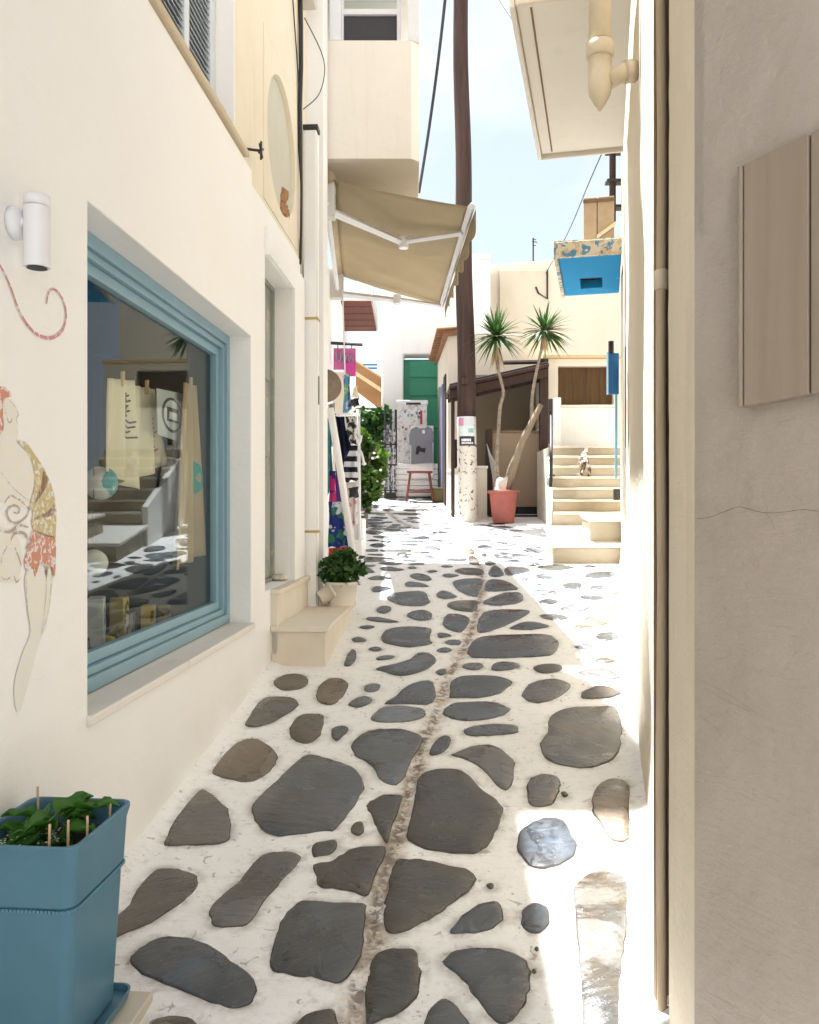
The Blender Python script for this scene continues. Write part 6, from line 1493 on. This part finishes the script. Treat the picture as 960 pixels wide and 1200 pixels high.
for (s_, c_, xo) in ((1.0, M_CHAR, 0.002), (0.84, flat('silver_card2', (0.48, 0.50, 0.50), 0.4), 0.004)):
    m = MB(); n = 28; m.v = [(xo, cc.y + ry*s_*math.cos(2*math.pi*k/n), cc.z + rz_*s_*math.sin(2*math.pi*k/n)) for k in range(n)]; m.f = [tuple(range(n))]; obj('oval', m, c_, cd_)
obj('picture', MB().box((0.005, cc.y-ry*0.55, cc.z-rz_*0.4), (0.007, cc.y+ry*0.55, cc.z+rz_*0.4)), M_CHAR, cd_)
obj('picture_inner', MB().box((0.0075, cc.y-ry*0.40, cc.z-rz_*0.26), (0.009, cc.y+ry*0.40, cc.z+rz_*0.15)), flat('silver_card3', (0.55, 0.56, 0.56), 0.4), cd_)
cl = fthing(LF, 'hanging_line', 'string line carrying the towels in the shop window', 'line')
pA = LF.hit(108, 436, -0.44); pB = LF.hit(245, 446, -0.44)
obj('line', MB().tube([(-0.44, 2.3, pA.z), (-0.44, pB.y+0.5, pB.z)], 0.003, 5), M_INK, cl)
pd_, hp_ = win_thing('wooden_paddle', 'dark wooden paddle on the back of the window display', 'paddle', 185, 450, -0.9)
mb = MB(); mb.tube([(0, 0, -0.2), (0, 0, 0.12)], [0.03, 0.03], 8); mb.lathe([(0.0, 0), (0.05, 0.04), (0.06, 0.12), (0.05, 0.22), (0.0, 0.26)], (0, 0, 0.1), 12); obj('paddle', mb, M_WOODD, pd_, smooth=True)
for k, (px_, py_, r_, lab) in enumerate(((118, 566, 0.075, 'white and turquoise ceramic ball low at the left of the shop window'), (110, 660, 0.06, 'spotted white ceramic ball near the window floor'))):
    b_, hb = win_thing('ceramic_ball', lab, 'ornament', px_, py_, -0.38)
    m = MB(); m.lathe([(r_*math.sin(math.pi*j/10), -r_*math.cos(math.pi*j/10)) for j in range(11)], (0, 0, 0), 20, cap=False); obj('ball', m, blotch('glazed', (0.62, 0.62, 0.6), (0.05, 0.30, 0.34) if k == 0 else (0.08, 0.08, 0.08), 9.0, 0.58, rough=0.25), b_, smooth=True)
    obj('cord', MB().tube([(0, 0, r_), (0, 0, 0.9 if k == 0 else 1.2)], 0.002, 5), M_INK, b_)
boxes_ = [((113, 722), 0.13, 0.17, (0.55, 0.55, 0.54), 'grey and white printed box at the left of the window floor'), ((132, 745), 0.09, 0.11, (0.10, 0.16, 0.26), 'small blue box at the front of the window floor'), ((150, 735), 0.12, 0.16, (0.50, 0.52, 0.54), 'pale mug box with dark print on the window floor'), ((174, 728), 0.10, 0.17, (0.62, 0.40, 0.05), 'yellow and white box on the window floor'), ((196, 722), 0.16, 0.15, (0.33, 0.26, 0.14), 'brown kraft box on the window floor'), ((222, 715), 0.12, 0.14, (0.20, 0.21, 0.22), 'grey box at the right of the window floor'), ((140, 712), 0.07, 0.10, (0.45, 0.34, 0.12), 'small ochre tin on the window floor'), ((122, 752), 0.06, 0.05, (0.48, 0.36, 0.08), 'tiny yellow tin at the front left of the window floor')]
for k, ((px_, py_), w_, h_, c_, lab) in enumerate(boxes_):
    r = (px_-CX)/F; off = -0.46 - 0.05*(k % 3)
    hb = LF.hit(px_, py_, off); bx_ = thing('gift_box', lab, 'box', LF.M @ Vector((off, hb.y, 0.832)), LF.ang + yr.uniform(-0.4, 0.4), 'gift boxes on the window floor')
    top = max(hb.z + h_*0.5, 0.832 + h_) - 0.832
    obj('carton', MB().box((-0.035, -w_/2, 0), (0.035, w_/2, top)), blotch('carton_print', c_, mul(c_, 0.25), 12.0, 0.60), bx_, bevel=0.003)
    obj('label', MB().box((0.036, -w_*0.32, top*0.25), (0.038, w_*0.32, top*0.7)), blotch('label_print', (0.6, 0.6, 0.58), mul(c_, 0.5), 22.0, 0.52), bx_)
mini = [(116, 735), (127, 728), (139, 740), (158, 748), (166, 742), (183, 738), (190, 730), (206, 728), (214, 722), (229, 712), (146, 722), (202, 712)]
minis = ['leftmost', 'second', 'third', 'fourth', 'fifth', 'sixth', 'seventh', 'eighth', 'ninth', 'tenth', 'eleventh', 'twelfth']
mord = sorted(mini)
for k, (px_, py_) in enumerate(mord):
    off = -0.33 - 0.035*(k % 3); hb = LF.hit(px_, py_, off)
    t_ = thing('souvenir', '%s small souvenir from the left along the window floor' % minis[k], 'souvenir', LF.M @ Vector((off, hb.y, 0.832)), LF.ang + yr.uniform(-0.6, 0.6), 'small souvenirs on the window floor')
    c_ = [(0.60, 0.60, 0.58), (0.10, 0.22, 0.38), (0.60, 0.42, 0.08), (0.08, 0.08, 0.09), (0.40, 0.50, 0.52), (0.50, 0.20, 0.14)][k % 6]; hh_ = yr.uniform(0.05, 0.11)
    if k % 3 == 0:
        obj('cup', MB().lathe([(0.026, 0), (0.034, 0.012), (0.036, hh_*0.8), (0.033, hh_*0.8), (0.030, 0.015), (0.0, 0.012)], n=16, cap=False), blotch('glazed_print', c_, mul(c_, 0.3), 18.0, 0.56, rough=0.3), t_, smooth=True)
        obj('handle', MB().tube(catline([(0, 0.034, hh_*0.65), (0, 0.055, hh_*0.55), (0, 0.052, hh_*0.25), (0, 0.034, hh_*0.18)], 4), 0.005, 6), flat('glaze', c_, 0.3), t_, smooth=True)
    else:
        m_ = MB(); m_.hexa([(-0.015, -0.035, 0), (0.015, -0.035, 0), (0.015, 0.035, 0), (-0.015, 0.035, 0), (-0.035, -0.035, hh_), (-0.025, -0.035, hh_), (-0.025, 0.035, hh_), (-0.035, 0.035, hh_)])
        obj('card_body', m_, blotch('souvenir_print', c_, mul(c_, 0.3), 20.0, 0.54), t_, bevel=0.002)
nl = fthing(LF, 'note_sheets', 'white paper sheets lying at the front of the window floor', 'paper')
for k in range(4):
    y_ = 3.05 + 0.22*k; m = MB(); m.box((-0.44 - 0.02*k, y_, 0.832+0.003*k), (-0.30-0.02*k+0.03*(k % 2), y_+0.20, 0.834+0.003*k)); 
    obj('sheet', m, flat('paper_white', (0.62, 0.62, 0.6), 0.7), nl)
mnq = fthing(LF, 'display_screen', 'dark wooden screen panels at the back of the window display', 'screen')
for (ya, yb, za, zb__) in ((4.1, 4.5, 1.2, 2.5), (4.55, 4.80, 1.0, 2.4), (3.55, 3.85, 1.3, 2.3)):
    obj('panel', MB().box((-1.1, ya, za), (-1.06, yb, zb__)), flat('grey_panel', (0.13, 0.12, 0.115), 0.6), mnq)
# ------------------------------------------------- overhead wires
def cable(name, label, pts, r_):
    b_ = Vector(pts[len(pts)//2]); t_ = thing(name, label, 'cable', tuple(b_)); obj('wire', MB().tube(catline(pts, 8), r_, 6), M_IRON, t_, world=True, smooth=True)
cable('overhead_cable', 'thick black cable rising between the oriel and the pole', [at(491, 226, 9.0), at(503, 150, 8.6), at(515, 60, 8.3), at(526, -40, 8.0)], 0.016)
cable('overhead_cable', 'short black cable crossing the sky beside the balcony', [at(580, -10, 9), at(596, 15, 8.5), at(612, 38, 7.2), at(640, 70, 6.4)], 0.010)
cable('overhead_cable', 'thin wire sagging from the right wall to the back house', [at(712, 165, 8.9), at(690, 215, 11), at(666, 272, 14), at(640, 320, 17.9)], 0.008)
# ------------------------------------------------- far side of the square behind the camera
bk = thing('rear_house', 'plain white house behind the viewpoint', 'house', (0.5, -8, 0))
obj('wall', MB().box((-6, -10, -0.5), (7, -7.5, 6.0)), M_WHITE_FAR, bk, world=True)
